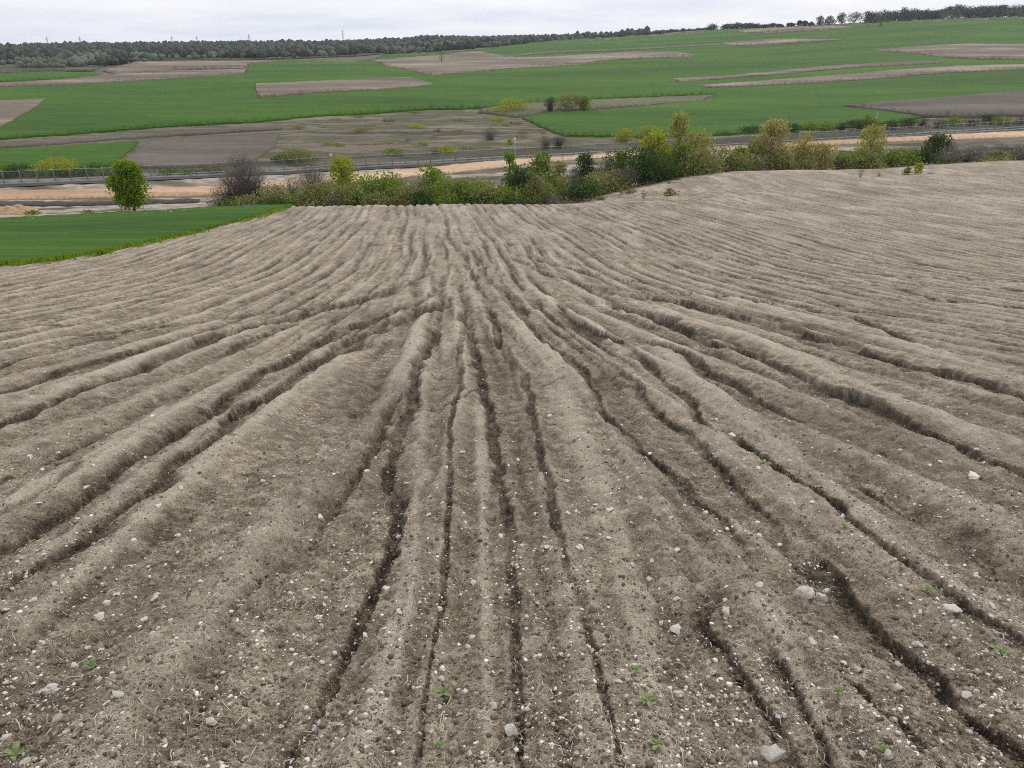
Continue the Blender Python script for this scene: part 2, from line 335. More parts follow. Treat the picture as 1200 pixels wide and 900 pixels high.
def ground_z(X, Y):
    X = np.atleast_1d(np.asarray(X, float)); Y = np.atleast_1d(np.asarray(Y, float))
    z0 = H0(X, Y)
    d_, w_, r_ = detail(X, Y)
    return z0 + d_ * field_mask(X, Y, z0), w_
def field_mask(X, Y, z0):
    px, py = proj(X, Y, z0)
    e_ = np.interp(px + 3 * gn(X * .4, Y * .4, 70), EDX, EDY)
    return np.where(Y < 20, 1., sstep(-1.0, 1.5, py - e_)) * np.where(Y > 165, 0, 1)

# ------------------------------------------------------------------ node material helper
class M:
    def __init__(s, name):
        s.m = bpy.data.materials.new(name); s.m.use_nodes = True; s.t = s.m.node_tree
        s.b = s.t.nodes['Principled BSDF']; s.o = s.t.nodes['Material Output']
        s.b.inputs['Roughness'].default_value = .95; s.b.inputs['Specular IOR Level'].default_value = .15
        s.tc = s.t.nodes.new('ShaderNodeTexCoord')
    def n(s, t, ins=None, **k):
        nd = s.t.nodes.new(t)
        for a, b in k.items(): setattr(nd, a, b)
        for a, b in (ins or {}).items():
            if hasattr(b, 'is_output'): s.t.links.new(b, nd.inputs[a])
            else: nd.inputs[a].default_value = b
        return nd
    def l(s, a, b): s.t.links.new(a, b)
    def vec(s, sx=1, sy=1, sz=1, rz=0):
        return s.n('ShaderNodeMapping', {'Vector': s.tc.outputs['Object'], 'Scale': (sx, sy, sz), 'Rotation': (0, 0, rz)}).outputs[0]
    def noise(s, sc, det=3, vec=None, rough=.55):
        return s.n('ShaderNodeTexNoise', {'Scale': sc, 'Detail': det, 'Roughness': rough, 'Vector': vec or s.tc.outputs['Object']}).outputs['Fac']
    def ramp(s, f, stops):
        r = s.n('ShaderNodeValToRGB', {'Fac': f}); el = r.color_ramp.elements
        while len(el) < len(stops): el.new(.5)
        for e_, (p, c) in zip(el, stops): e_.position = p; e_.color = (*c, 1) if len(c) == 3 else c
        return r.outputs[0]
    def mix(s, f, a, b, mode='MIX'):
        r = s.n('ShaderNodeMix', data_type='RGBA', blend_type=mode)
        for i, v in ((0, f), (6, a), (7, b)):
            if hasattr(v, 'is_output'): s.l(v, r.inputs[i])
            else: r.inputs[i].default_value = v if i == 0 else (*v, 1)
        return r.outputs[2]
    def math(s, op, a, b=0., clamp=False):
        r = s.n('ShaderNodeMath', operation=op, use_clamp=clamp)
        for i, v in ((0, a), (1, b)):
            if hasattr(v, 'is_output'): s.l(v, r.inputs[i])
            else: r.inputs[i].default_value = v
        return r.outputs[0]
    def attr(s, name): return s.n('ShaderNodeAttribute', attribute_name=name).outputs['Fac']
    def bump(s, h, dist, strength=1., prev=None):
        r = s.n('ShaderNodeBump', {'Height': h, 'Distance': dist, 'Strength': strength})
        if prev is not None: s.l(prev, r.inputs['Normal'])
        return r.outputs[0]
G3 = lambda v: (v, v, v)
# soil of the field and meadow of the valley in one sheet
def soil_material():
    s = M('soil_and_meadow')
    damp_shade = s.attr('damp_shade'); val = s.attr('valley')
    big = s.noise(.35, 4); mid = s.noise(3.2, 5, rough=.6); fin = s.noise(38, 4, rough=.65); vf = s.noise(170, 2)
    f = s.math('ADD', s.math('MULTIPLY', s.noise(5, 9, rough=.80), .75), s.math('MULTIPLY', fin, .25))
    dry = s.ramp(f, [(.37, (.082, .062, .040)), (.44, (.205, .163, .111)), (.51, (.335, .273, .193)), (.595, (.60, .515, .395))])
    dry = s.mix(s.ramp(big, [(.35, G3(0)), (.7, G3(.55))]), dry, (.155, .118, .083))
    drk = s.ramp(f, [(.38, (.025, .018, .012)), (.49, (.075, .057, .038)), (.60, (.20, .158, .110))])  # dark tones for damp channel floors, with the shade of cut walls painted in
    wf = s.math('MULTIPLY', s.math('ADD', damp_shade, s.math('MULTIPLY', s.math('SUBTRACT', mid, .5), .8)), 1.05, True)
    col = s.mix(wf, dry, drk)
    col = s.mix(s.math('MULTIPLY', s.attr('crest'), s.math('MULTIPLY', f, 1.6), True), col, (.58, .50, .385))
    # bleached chalk grit
    for sc, thr, rad, c in ((60, .80, .26, (.60, .56, .49)), (130, .74, .30, (.50, .46, .40)), (24, .90, .20, (.62, .585, .52))):
        v = s.n('ShaderNodeTexVoronoi', {'Scale': float(sc), 'Vector': s.tc.outputs['Object']})
        sp = s.n('ShaderNodeSeparateColor', {0: v.outputs['Color']})
        on = s.math('MULTIPLY', s.math('GREATER_THAN', sp.outputs[0], thr), s.math('LESS_THAN', v.outputs['Distance'], rad))
        on = s.math('MULTIPLY', on, s.math('SUBTRACT', 1., s.math('MULTIPLY', damp_shade, .6)))
        on = s.math('MULTIPLY', on, s.math('MULTIPLY', s.math('SUBTRACT', s.noise(2.3, 3), .30), 3.5, True))
        col = s.mix(s.math('MULTIPLY', on, .85), col, c)
    # the far field dries paler
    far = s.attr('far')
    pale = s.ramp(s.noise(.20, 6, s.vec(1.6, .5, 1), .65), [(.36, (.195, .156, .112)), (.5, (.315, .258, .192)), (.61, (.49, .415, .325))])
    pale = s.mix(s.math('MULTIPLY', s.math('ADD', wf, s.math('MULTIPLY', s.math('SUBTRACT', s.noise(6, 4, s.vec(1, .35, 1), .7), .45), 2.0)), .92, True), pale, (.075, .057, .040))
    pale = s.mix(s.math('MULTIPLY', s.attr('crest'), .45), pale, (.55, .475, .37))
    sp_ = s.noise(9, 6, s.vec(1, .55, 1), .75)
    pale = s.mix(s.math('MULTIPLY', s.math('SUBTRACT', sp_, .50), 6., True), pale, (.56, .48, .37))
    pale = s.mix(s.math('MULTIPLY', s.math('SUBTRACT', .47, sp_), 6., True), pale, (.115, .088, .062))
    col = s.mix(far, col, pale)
    # valley meadow: rough grass over brown earth
    vn = s.noise(.06, 7, s.vec(.35, 1.2, 1), .68); vn2 = s.noise(.35, 4)
    mea = s.ramp(vn, [(.36, (.06, .05, .032)), (.43, (.185, .152, .11)), (.49, (.115, .096, .062)), (.54, (.065, .075, .028)), (.61, (.21, .172, .125))])
    mea = s.mix(s.ramp(vn2, [(.4, G3(0)), (.75, G3(.35))]), mea, (.105, .095, .068))
    col = s.mix(val, col, mea)
    col = s.mix(s.attr('dust'), col, s.ramp(s.noise(.5, 5), [(.35, (.22, .175, .135)), (.65, (.44, .38, .31))]))
    s.l(col, s.b.inputs['Base Color'])
    hb = s.bump(fin, .032, 1.); hb = s.bump(vf, .010, 1., hb); s.l(hb, s.b.inputs['Normal'])
    return s.m
SOIL = soil_material()
def crop_material():
    s = M('young_wheat')
    a = s.noise(.016, 5, s.vec(.5, 1.6, 1, .25)); b = s.noise(2.4, 3); c = s.noise(.22, 3, s.vec(.15, 3, 1, .29))
    col = s.ramp(a, [(.35, (.024, .072, .002)), (.55, (.040, .112, .003)), (.72, (.068, .145, .005))])
    col = s.mix(s.ramp(b, [(.4, G3(0)), (.8, G3(.5))]), col, (.026, .070, .007))
    col = s.mix(s.ramp(c, [(.46, G3(0)), (.62, G3(.6))]), col, (.075, .130, .008))
    s.l(col, s.b.inputs['Base Color']); s.l(s.bump(b, .12, .7), s.b.inputs['Normal'])
    return s.m
def tilled_material(name, c0, c1, c2, rz=0.2):
    s = M(name)
    a = s.noise(.03, 5, s.vec(.5, 1.5, 1, rz)); b = s.noise(.35, 4, s.vec(.12, 2.5, 1, rz)); c = s.noise(3, 3)
    col = s.ramp(a, [(.33, c0), (.5, c1), (.68, c2)])
    col = s.mix(s.ramp(b, [(.42, G3(0)), (.7, G3(.6))]), col, c0)
    col = s.mix(s.ramp(c, [(.3, G3(.35)), (.6, G3(0))]), col, (.10, .085, .07))
    s.l(col, s.b.inputs['Base Color']); s.l(s.bump(c, .08, .8), s.b.inputs['Normal'])
    return s.m
WHEAT = crop_material()
TILL = tilled_material('tilled_earth', (.125, .096, .068), (.195, .155, .114), (.38, .32, .235))
TILLG = tilled_material('grey_tilled_earth', (.080, .066, .051), (.125, .104, .080), (.18, .152, .118), -.6)
ROADM = tilled_material('orange_dirt', (.40, .25, .145), (.60, .41, .26), (.68, .52, .36))
GREYM = tilled_material('grey_surface', (.30, .29, .27), (.38, .37, .35), (.46, .45, .43))
DARKM = tilled_material('dark_ditch', (.055, .045, .038), (.085, .072, .060), (.13, .11, .09))
SCRUBM = tilled_material('scrub_ground', (.035, .045, .020), (.075, .085, .045), (.16, .15, .10))
TRACKM = tilled_material('grass_track', (.10, .10, .055), (.14, .135, .075), (.21, .185, .13))

# ------------------------------------------------------------------ object helpers
def mesh_np(name, V, Fc, mat, parent=None, smooth=False, loc=None, attrs=None, nper=None):
    V = np.asarray(V, np.float32); Fc = np.asarray(Fc, np.int32)
    me = bpy.data.meshes.new(name); k = Fc.shape[1]
    me.vertices.add(len(V)); me.vertices.foreach_set('co', V.ravel())
    me.loops.add(Fc.size); me.loops.foreach_set('vertex_index', Fc.ravel())
    me.polygons.add(len(Fc)); me.polygons.foreach_set('loop_start', np.arange(0, Fc.size, k, dtype=np.int32))
    me.polygons.foreach_set('loop_total', np.full(len(Fc), k, np.int32))
    for a, v in (attrs or {}).items():
        at = me.attributes.new(a, 'FLOAT', 'POINT'); at.data.foreach_set('value', np.asarray(v, np.float32))
    me.update(calc_edges=True)
    if smooth: me.polygons.foreach_set('use_smooth', np.ones(len(Fc), bool))
    me.materials.append(mat)
    o = bpy.data.objects.new(name, me); C.objects.link(o)
    if parent: o.parent = parent
    if loc is not None: o.location = loc
    return o
def tag(o, label=None, cat=None, group=None, kind=None):
    if label: o['label'] = label
    if cat: o['category'] = cat
    if group: o['group'] = group
    if kind: o['kind'] = kind
    return o
def empty(name, loc, rz=0):
    o = bpy.data.objects.new(name, None); C.objects.link(o); o.location = loc; o.rotation_euler = (0, 0, rz)
    o.empty_display_size = .3
    return o
def copy_thing(o):
    c = o.copy(); C.objects.link(c)
    for ch in [x for x in CH.get(o.name, [])]:
        k = ch.copy(); C.objects.link(k); k.parent = c
    return c
CH = {}
class MB:
    """collects triangles / quads as quads"""
    def __init__(s): s.v = []; s.f = []; s.n = 0
    def add(s, V, Fq):
        V = np.asarray(V, float); Fq = np.asarray(Fq, int)
        if Fq.shape[1] == 3: Fq = np.concatenate([Fq, Fq[:, 2:3]], 1)
        s.v.append(V); s.f.append(Fq + s.n); s.n += len(V)
    def tube(s, pts, rad, n=6):
        pts = [Vector(p) for p in pts]; V = []; m_ = len(pts)
        for i, p in enumerate(pts):
            d_ = (pts[min(i+1, m_-1)] - pts[max(i-1, 0)]).normalized()
            u = d_.orthogonal().normalized(); w = d_.cross(u)
            for j in range(n):
                a = 2*math.pi*j/n; V.append(p + (u*math.cos(a) + w*math.sin(a))*rad[i])
        Fq = [(i*n+j, i*n+(j+1) % n, (i+1)*n+(j+1) % n, (i+1)*n+j) for i in range(m_-1) for j in range(n)]
        V.append(pts[-1]); V.append(pts[0])
        Vn = np.array([tuple(v) for v in V]); s.add(Vn, Fq)
        base = s.n - len(V); top = s.n - 2
        s.f.append(np.array([(base+(m_-1)*n+j, base+(m_-1)*n+(j+1) % n, top, top) for j in range(n)]))
    def box(s, c, sz, rz=0):
        x, y, z = [k/2 for k in sz]; V = np.array([(a*x, b*y, g*z) for g in (-1, 1) for a, b in ((-1,-1),(1,-1),(1,1),(-1,1))])
        ca, sa = math.cos(rz), math.sin(rz); V = V @ np.array([[ca, sa, 0], [-sa, ca, 0], [0, 0, 1]]) + np.array(c)
        s.add(V, [(3,2,1,0),(4,5,6,7),(0,1,5,4),(1,2,6,5),(2,3,7,6),(3,0,4,7)])
    def build(s, name, mat, parent=None, smooth=False):
        V = np.concatenate(s.v); Fq = np.concatenate(s.f)
        me = bpy.data.meshes.new(name)
        tri = Fq[:, 2] == Fq[:, 3]
        if tri.any():
            sizes = np.where(tri, 3, 4); keep = np.ones_like(Fq, bool); keep[tri, 3] = False
            idx = Fq[keep]
            me.vertices.add(len(V)); me.vertices.foreach_set('co', V.astype(np.float32).ravel())
            me.loops.add(len(idx)); me.loops.foreach_set('vertex_index', idx.astype(np.int32))
            st = np.concatenate([[0], np.cumsum(sizes)[:-1]]).astype(np.int32)
            me.polygons.add(len(Fq)); me.polygons.foreach_set('loop_start', st); me.polygons.foreach_set('loop_total', sizes.astype(np.int32))
            me.update(calc_edges=True); me.validate()
            if smooth: me.polygons.foreach_set('use_smooth', np.ones(len(me.polygons), bool))
            me.materials.append(mat)
            o = bpy.data.objects.new(name, me); C.objects.link(o)
            if parent: o.parent = parent; CH.setdefault(parent.name, []).append(o)
            return o
        o = mesh_np(name, V, Fq, mat, parent, smooth)
        if parent: CH.setdefault(parent.name, []).append(o)
        return o

# ------------------------------------------------------------------ the ground sheet
def build_ground():
    """one sheet in bands: the columns run straight down the slope like the furrows, finer near the viewer"""
    pys = np.arange(1290, 236, -1.06)
    ys = [y for y in sorted({round(pix(560, p, .3)[1], 4) for p in pys}) if .7 < y < 84]
    rows = [-4.0, -3.0, -2.0, -1.2, -.6, -.2, .1, .35, .55] + ys
    y = rows[-1]
    while y < 3480:
        y += max(.30 if y < 165 else .0, y * (.0035 if y < 300 else .006)); rows.append(min(y, 3495))
    rows = np.array(rows)
    edges = [-4, 1.2, 3.5, 8, 18, 36, 62, 100, 170, 330, 800, 3495]
    spac = [.03, .0062, .011, .021, .040, .060, .080, .11, .5, 1.2, 4.]
    VV = []; FF = []; A = {k: [] for k in ('damp_shade', 'valley', 'dust', 'far', 'crest')}; n0 = 0; bands = []
    for bi in range(len(spac)):
        y0, y1 = edges[bi], edges[bi+1]
        yr = np.array([y0] + [q for q in rows if y0 + .002 < q < y1 - .002] + [y1])
        hw = .83 * max(y1, 0) + 3.2 + (0 if y1 < 200 else (y1 - 200) * .05)
        nc = int(2 * hw / spac[bi]) + 1; xs = np.linspace(-hw, hw, nc); xs = xs - .04 * y1 * (y1 < 200)
        X, Y = np.meshgrid(xs, yr); Xf = X.ravel(); Yf = Y.ravel(); Z = H0(Xf, Yf)
        fm = field_mask(Xf, Yf, Z); damp_shade = np.zeros_like(Z); crest = np.zeros_like(Z)
        if y0 < 165:
            st = nc * max(1, 180000 // nc)
            for a in range(0, len(Xf), st):
                d_, w_, c_ = detail(Xf[a:a+st], Yf[a:a+st]); Z[a:a+st] += d_ * fm[a:a+st]; damp_shade[a:a+st] = w_ * fm[a:a+st]; crest[a:a+st] = c_ * fm[a:a+st]
        out_ = 1 - fm; Z += out_ * np.clip(1 - Yf / 1500, 0, 1) * .15 * gn(Xf * .35, Yf * .3, 80)
        dust = out_ * (1 - sstep(158, 172, Yf - .295 * (Xf + 103) + 3 * gn(Xf * .05, Yf * .08, 82))) * sstep(-.25, .2, gn(Xf * .05, Yf * .12, 81) + .25 - sstep(-60, 10, Xf) * .6)
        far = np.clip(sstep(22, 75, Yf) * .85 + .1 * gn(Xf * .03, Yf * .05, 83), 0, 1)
        bands.append((xs, yr, Z.reshape(len(yr), nc)))
        for k, v in (('damp_shade', damp_shade), ('valley', out_), ('dust', dust), ('far', far), ('crest', crest)): A[k].append(v)
    for bi, (xs, yr, Z) in enumerate(bands):
        if bi + 1 < len(bands): x2, _, Z2 = bands[bi+1]; Z[-1] = np.interp(xs, x2, Z2[0])
        nr, nc = Z.shape; X, Y = np.meshgrid(xs, yr)
        VV.append(np.stack([X.ravel(), Y.ravel(), Z.ravel()], 1))
        idx = n0 + np.arange(nr * nc).reshape(nr, nc); FF.append(np.stack([idx[:-1, :-1], idx[:-1, 1:], idx[1:, 1:], idx[1:, :-1]], -1).reshape(-1, 4)); n0 += nr * nc
    V = np.concatenate(VV); Fq = np.concatenate(FF)
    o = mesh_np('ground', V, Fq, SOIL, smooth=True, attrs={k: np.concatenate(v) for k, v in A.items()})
    tag(o, 'eroded ploughed hillside running down to a flat meadow valley', kind='structure')
    print('ground', len(V))
    return o
build_ground()

# ------------------------------------------------------------------ patches of crop, earth and road laid on the sheet
def densify(poly, step=5., jit=.5):
    P = []
    n = len(poly)
    for i in range(n):
        a = poly[i]; b = poly[(i+1) % n]; L = math.hypot(b[0]-a[0], b[1]-a[1]); k = max(1, int(L/step))
        for j in range(k):
            f = j/k; P.append((a[0]+(b[0]-a[0])*f + (random.uniform(-jit, jit) if j else 0), a[1]+(b[1]-a[1])*f + (random.uniform(-jit, jit)*.35 if j else 0)))
    return P
def inside(px, py, P):
    P = np.asarray(P); r = np.zeros(len(px), bool); x1, y1 = P[:, 0], P[:, 1]; x2, y2 = np.roll(x1, -1), np.roll(y1, -1)
    for a, b, c_, d_ in zip(x1, y1, x2, y2):
        if b == d_: continue
        cnd = ((b > py) != (d_ > py)) & (px < (c_-a)*(py-b)/(d_-b)+a); r ^= cnd
    return r
def patch(name, poly, mat, label, lift=.0, ystep=2.0, xstep=9., jit=.5, rough=0.):
    B = densify(poly, 5., jit)
    xs = [p[0] for p in B]; ys_ = [p[1] for p in B]
    gx, gy = np.meshgrid(np.arange(min(xs), max(xs), xstep), np.arange(min(ys_), max(ys_), ystep))
    gx = gx.ravel() + rng.uniform(-1, 1, gx.size); gy = gy.ravel() + rng.uniform(-.2, .2, gy.size)
    ok = inside(gx, gy, B)
    pts = [Vector(p) for p in B] + [Vector((a, b)) for a, b in zip(gx[ok], gy[ok])]
    nb = len(B); ed = [(i, (i+1) % nb) for i in range(nb)]
    vs, es, fs, *_ = delaunay_2d_cdt(pts, ed, [list(range(nb))], 1, 1e-5)
    V = []
    for v in vs:
        x, y, z = pix(v.x, v.y, 30)
        V.append((x, y))
    V = np.array(V); z = H0(V[:, 0], V[:, 1]) + .15 * np.clip(1 - V[:, 1] / 1500, 0, 1) * gn(V[:, 0] * .35, V[:, 1] * .3, 80) * (V[:, 1] > 120)
    z = z + lift + .0009 * V[:, 1]
    if rough: z = z + rough * gn(V[:, 0] * 1.3, V[:, 1] * 1.1, 85)
    V3 = np.column_stack([V, z])
    Fq = np.array([f for f in fs if len(f) == 3])
    A, Bv, Cc = V3[Fq[:, 0]], V3[Fq[:, 1]], V3[Fq[:, 2]]
    up = np.cross(Bv - A, Cc - A)[:, 2] < 0; Fq[up] = Fq[up][:, ::-1]
    # a skirt, so that the crop has a standing edge
    me_ed = {}
    for f in Fq:
        for a, b in ((f[0], f[1]), (f[1], f[2]), (f[2], f[0])):
            if (b, a) in me_ed: del me_ed[(b, a)]
            else: me_ed[(a, b)] = 1
    sk = []; extra = []; n0 = len(V3)
    for i, (a, b) in enumerate(me_ed):
        extra += [V3[a] - (0, 0, lift + .4), V3[b] - (0, 0, lift + .4)]
        k = n0 + 2*i; sk += [(a, k, b), (b, k, k+1)]
    V3 = np.concatenate([V3, np.array(extra)]); Fq = np.concatenate([Fq, np.array(sk)])
    o = mesh_np(name, V3, Fq, mat, smooth=False)
    return tag(o, label, kind='structure')
big_green = [(-120,171),(0,164),(100,157),(200,149),(300,144),(370,137),(430,134),(500,129),(560,128),(600,123),(700,117),(800,113),(838,112),(825,119),(750,126),(700,130),(640,133),(612,139),(635,150),(660,160),(760,161.5),(850,159),(900,155),(960,152),(1000,150),(1060,143),(1080,138),(1130,137),(1200,134),(1330,130),
 (1330,12),(1200,16),(1100,20),(1000,23),(960,26),(900,29),(830,33),(800,36),(760,38),(700,43),(660,47),(600,54),(560,59),(520,62),(450,65),(440,70),(415,74),(345,72),(292,76),(288,87),(160,95),(60,101),(0,102),(-120,107)]
patch('wheat_field', big_green, WHEAT, 'wide green wheat field climbing to the ridge', .25)
patch('wheat_field', [(-120,268),(0,257),(60,254),(130,250),(200,247),(260,243.5),(330,240),(352,239.5),(330,246),(300,254),(230,272),(150,290),(80,303),(0,312),(-120,332)], WHEAT, 'green wheat field beside the ploughed slope', .12, 2., 6., 1.3, .05)
patch('wheat_field', [(-120,184),(0,176),(90,171),(163,166.5),(158,173),(128,196),(60,197),(-120,202)], WHEAT, 'small green wheat field behind the fence', .2)
patch('wheat_field', [(-120,92),(0,87),(60,85),(115,86),(118,90),(60,94),(0,97),(-120,101)], WHEAT, 'narrow green field below the far wood', .2, 1.2)
till = [
 ([(300,100),(345,98),(480,92),(508,100),(480,104),(400,109),(303,116)], 'brown tilled strip in the wheat left of the middle'),
 ([(436,72),(470,69),(515,66),(545,62.5),(562,62),(587,66),(610,69),(660,67),(700,65),(740,62),(790,62),(815,66),(808,68),(750,70),(700,73),(680,77),(600,82),(540,87),(505,90),(485,85),(455,79)], 'long brown tilled field with a pale upper corner'),
 ([(-120,127),(0,120),(53,118),(37,130),(0,151),(-120,168)], 'tilled plot at the left edge of the wheat'),
 ([(1015,60.5),(1090,55),(1130,53),(1200,53.5),(1330,54),(1330,73),(1200,72),(1145,71.5),(1110,69),(1060,63)], 'brown tilled field high on the right slope'),
 ([(788,94),(860,90),(960,80),(1000,77),(1060,74),(1112,73),(1100,76),(1000,81),(900,90),(830,95.5),(795,98)], 'upper of two pale tilled strips on the right slope'),
 ([(820,102),(900,96),(1000,88),(1060,83),(1120,79),(1190,77.5),(1330,76),(1330,82),(1200,82.5),(1100,88),(1000,96),(900,101.5),(830,105)], 'lower of two pale tilled strips on the right slope'),
 ([(865,37.5),(900,34.5),(975,31.5),(1005,33),(960,37),(900,40.5),(875,40)], 'small tilled strip just below the ridge'),
 ([(845,52),(900,47),(990,47.5),(960,50),(900,54),(860,55)], 'thin tilled strip in the upper wheat'),
]
for pl, lb in till: patch('tilled_field', pl, TILL, lb, .55, 1.5, 8., .9)
patch('tilled_field', [(988,126),(1040,121),(1110,116),(1200,108),(1330,99),(1330,136),(1200,137),(1120,139),(1080,138),(1040,132)], TILLG, 'dark grey ploughed field above the right end of the fence', .62, 1.5)
patch('tilled_field', [(134,197),(176,165),(250,160),(326,157),(322,172),(300,188),(262,196),(200,198)], TILLG, 'grey ploughed field with drill rows behind the fence', .15, 1.5)
patch('grass_track', [(-120,176),(0,169),(150,158.5),(260,152),(330,148),(330,152),(260,157),(160,162),(90,168),(0,174),(-120,182)], TILLG, 'bare strip between two green fields', .0)
patch('grass_track', [(590,66.8),(650,61.5),(700,60),(760,57),(845,53),(845,54.3),(760,59),(700,62),(650,63.5),(590,68.5)], TRACKM, 'grassy track crossing the upper wheat', .62, 1.2, 8., .2)
patch('tilled_field', [(-120,112),(0,103.5),(60,102),(160,96),(286,88),(288,82),(200,84),(115,90),(60,95),(0,98),(-120,102)], TILL, 'brown field strip below the far wood', .3, 1.5, 8., .3)
patch('rough_grass', [(600,123.5),(700,118),(800,114),(836,112.5),(822,119),(750,125.5),(700,129.5),(640,132.5),(608,138),(560,133),(565,129)], TRACKM, 'rough brown grass wedge between green fields', .3, 1.5)
patch('tilled_field', [(120,84),(160,73),(230,72),(300,72),(345,71),(290,76),(286,81),(200,83),(140,88)], TILL, 'pale brown plots at the foot of the wood', .2, 1.2)
ROAD_T = [(-120,229),(0,224.5),(130,222),(260,219),(345,212),(400,207),(460,201),(560,191),(640,184),(750,176.5),(850,171.5),(960,166),(1060,161),(1200,154),(1330,148)]
ROAD_B = [(1330,155),(1200,161),(1060,166.5),(960,171.5),(850,177),(750,182),(640,190.5),(560,200),(460,210),(400,216),(345,222),(260,229),(130,233),(0,235),(-120,240)]
patch('scrub_ground', [(-120,86),(0,86),(110,84),(125,76),(150,72),(250,71),(330,70),(420,66),(500,60),(600,53),(700,45),(780,39),(770,37.5),(700,40.5),(600,44),(500,46),(400,50),(300,52),(200,55),(100,57),(0,59),(-120,60)], SCRUBM, 'olive scrubby ground under the far wood', .2, 1.)
patch('dirt_road', ROAD_T + ROAD_B, ROADM, 'orange dirt road in front of the long fence', .06, 1.5, 8., .6, .04)
patch('ditch', [(-120,243),(0,236.5),(60,237),(130,236),(235,234),(232,238),(130,241),(60,242),(0,242),(-120,249)], DARKM, 'dark ditch along the dirt road', .04, 1.2)

# ------------------------------------------------------------------ fence and motorway strip
def on_ground(px, py): return pix(px, py, 30)
fa = Vector(pix(-55, 220, 100)[:2]); fb = Vector(pix(1235, 149.5, 150)[:2])
def metal(name, c, rough=.5, mt=.6):
    s = M(name); s.b.inputs['Roughness'].default_value = rough; s.b.inputs['Metallic'].default_value = mt
    nz = s.noise(3, 3); s.l(s.mix(nz, tuple(k*.75 for k in c), c), s.b.inputs['Base Color']); return s.m
GALV = metal('galvanised_steel', (.52, .53, .53), .6, 0)
def wire_mat():
    s = M('wire_mesh'); s.b.inputs['Base Color'].default_value = (.055, .072, .068, 1); s.b.inputs['Roughness'].default_value = .6
    v1 = s.n('ShaderNodeTexWave', {'Scale': 3.2, 'Vector': s.vec()}, wave_type='BANDS', bands_direction='DIAGONAL').outputs['Fac']
    tr = s.n('ShaderNodeBsdfTransparent'); mx = s.n('ShaderNodeMixShader')
    f = s.math('ADD', s.math('MULTIPLY', s.math('GREATER_THAN', v1, .5), .2), .36)
    s.l(f, mx.inputs[0]); s.l(tr.outputs[0], mx.inputs[1]); s.l(s.b.outputs[0], mx.inputs[2]); s.l(mx.outputs[0], s.o.inputs[0])
    return s.m
WIRE = wire_mat()
CONC = tilled_material('concrete', (.32, .32, .31), (.42, .42, .41), (.52, .52, .50))
def fence():
    L = (fb - fa).length; dr = (fb - fa) / L; n = 98; ang = math.atan2(dr.y, dr.x)
    root = empty('wire_fence', (fa.x, fa.y, float(H0(fa.x, fa.y))))
    tag(root, 'long grey wire mesh fence on steel posts beyond the dirt road', 'fence')
    rz = root.location.z; P = []
    for i in range(n):
        p = dr * (L * i / (n - 1)); z = float(H0(fa.x + p.x, fa.y + p.y)) - rz; P.append((p.x, p.y, z))
    for i, p in enumerate(P):
        b = MB(); b.box((p[0], p[1], p[2] + 1.25), (.16, .15, 2.9), ang)
        b.tube([(p[0], p[1], p[2]+2.65), (p[0]+.12*dr.y, p[1]-.22*dr.x, p[2]+2.95)], [.04, .03], 4)
        b.build('fence_post', GALV, root)
    V = []; Fq = []
    for i, p in enumerate(P):
        k = len(V); V += [(p[0], p[1]-.08, p[2]+.35), (p[0], p[1]-.08, p[2]+2.6)]
        if i: Fq.append((k-2, k, k+1, k-1))
    mesh_np('wire_panel', V, Fq, WIRE, root)
    b = MB()
    for i in range(n-1):
        a, c_ = P[i], P[i+1]
        b.tube([(a[0], a[1]-.1, a[2]+2.58), (c_[0], c_[1]-.1, c_[2]+2.58)], [.03, .03], 4)
    b.build('top_rail', GALV, root)
    b = MB()
    for i in range(n-1):
        a, c_ = P[i], P[i+1]; mzz = (a[2]+c_[2])/2
        b.box(((a[0]+c_[0])/2, (a[1]+c_[1])/2, mzz+.1), (L/(n-1)-.006, .25, .55), ang)
    b.build('concrete_plinth', CONC, root)
fence()
def strip(name, off, width, mat, label, z=.25):
    L = (fb - fa).length; dr = (fb - fa)/L; nr = Vector((-dr.y, dr.x)); V = []; Fq = []
    for i in range(141):
        p = fa + dr * (L * (i/140*1.2 - .1))
        for q in (off, off + width):
            w = p + nr*q; V.append((w.x, w.y, float(H0(w.x, w.y)) + z))
        if i: k = len(V); Fq.append((k-4, k-2, k-1, k-3))
    me = mesh_np(name, V, Fq, mat); return tag(me, label, kind='structure')
strip('verge', -3.6, 2.9, DARKM, 'dark verge under the fence', .16)
strip('road', 1.5, 1.3, GREYM, 'pale grey road behind the fence', .45)

# ------------------------------------------------------------------ vegetation
def leaf_mat(name, dark, light, trans=.4, sc=.9):
    if name.startswith('leaves') and 'far' not in name: dark = tuple(min(1, k*1.15) for k in dark); light = tuple(min(1, k*1.6) for k in light)
    s = M(name); g = s.n('ShaderNodeNewGeometry'); r = g.outputs['Random Per Island']
    big = s.noise(sc, 4)
    f = s.math('ADD', s.math('MULTIPLY', r, .32), s.math('MULTIPLY', s.math('SUBTRACT', big, .12), .85))
    col = s.ramp(f, [(.2, dark), (.55, tuple((a+b)/2 for a, b in zip(dark, light))), (.9, light)])
    s.l(col, s.b.inputs['Base Color']); s.b.inputs['Roughness'].default_value = .7
    tl = s.n('ShaderNodeBsdfTranslucent'); s.l(col, tl.inputs[0]); mx = s.n('ShaderNodeMixShader', {0: trans})
    s.l(s.b.outputs[0], mx.inputs[1]); s.l(tl.outputs[0], mx.inputs[2]); s.l(mx.outputs[0], s.o.inputs[0])
    return s.m
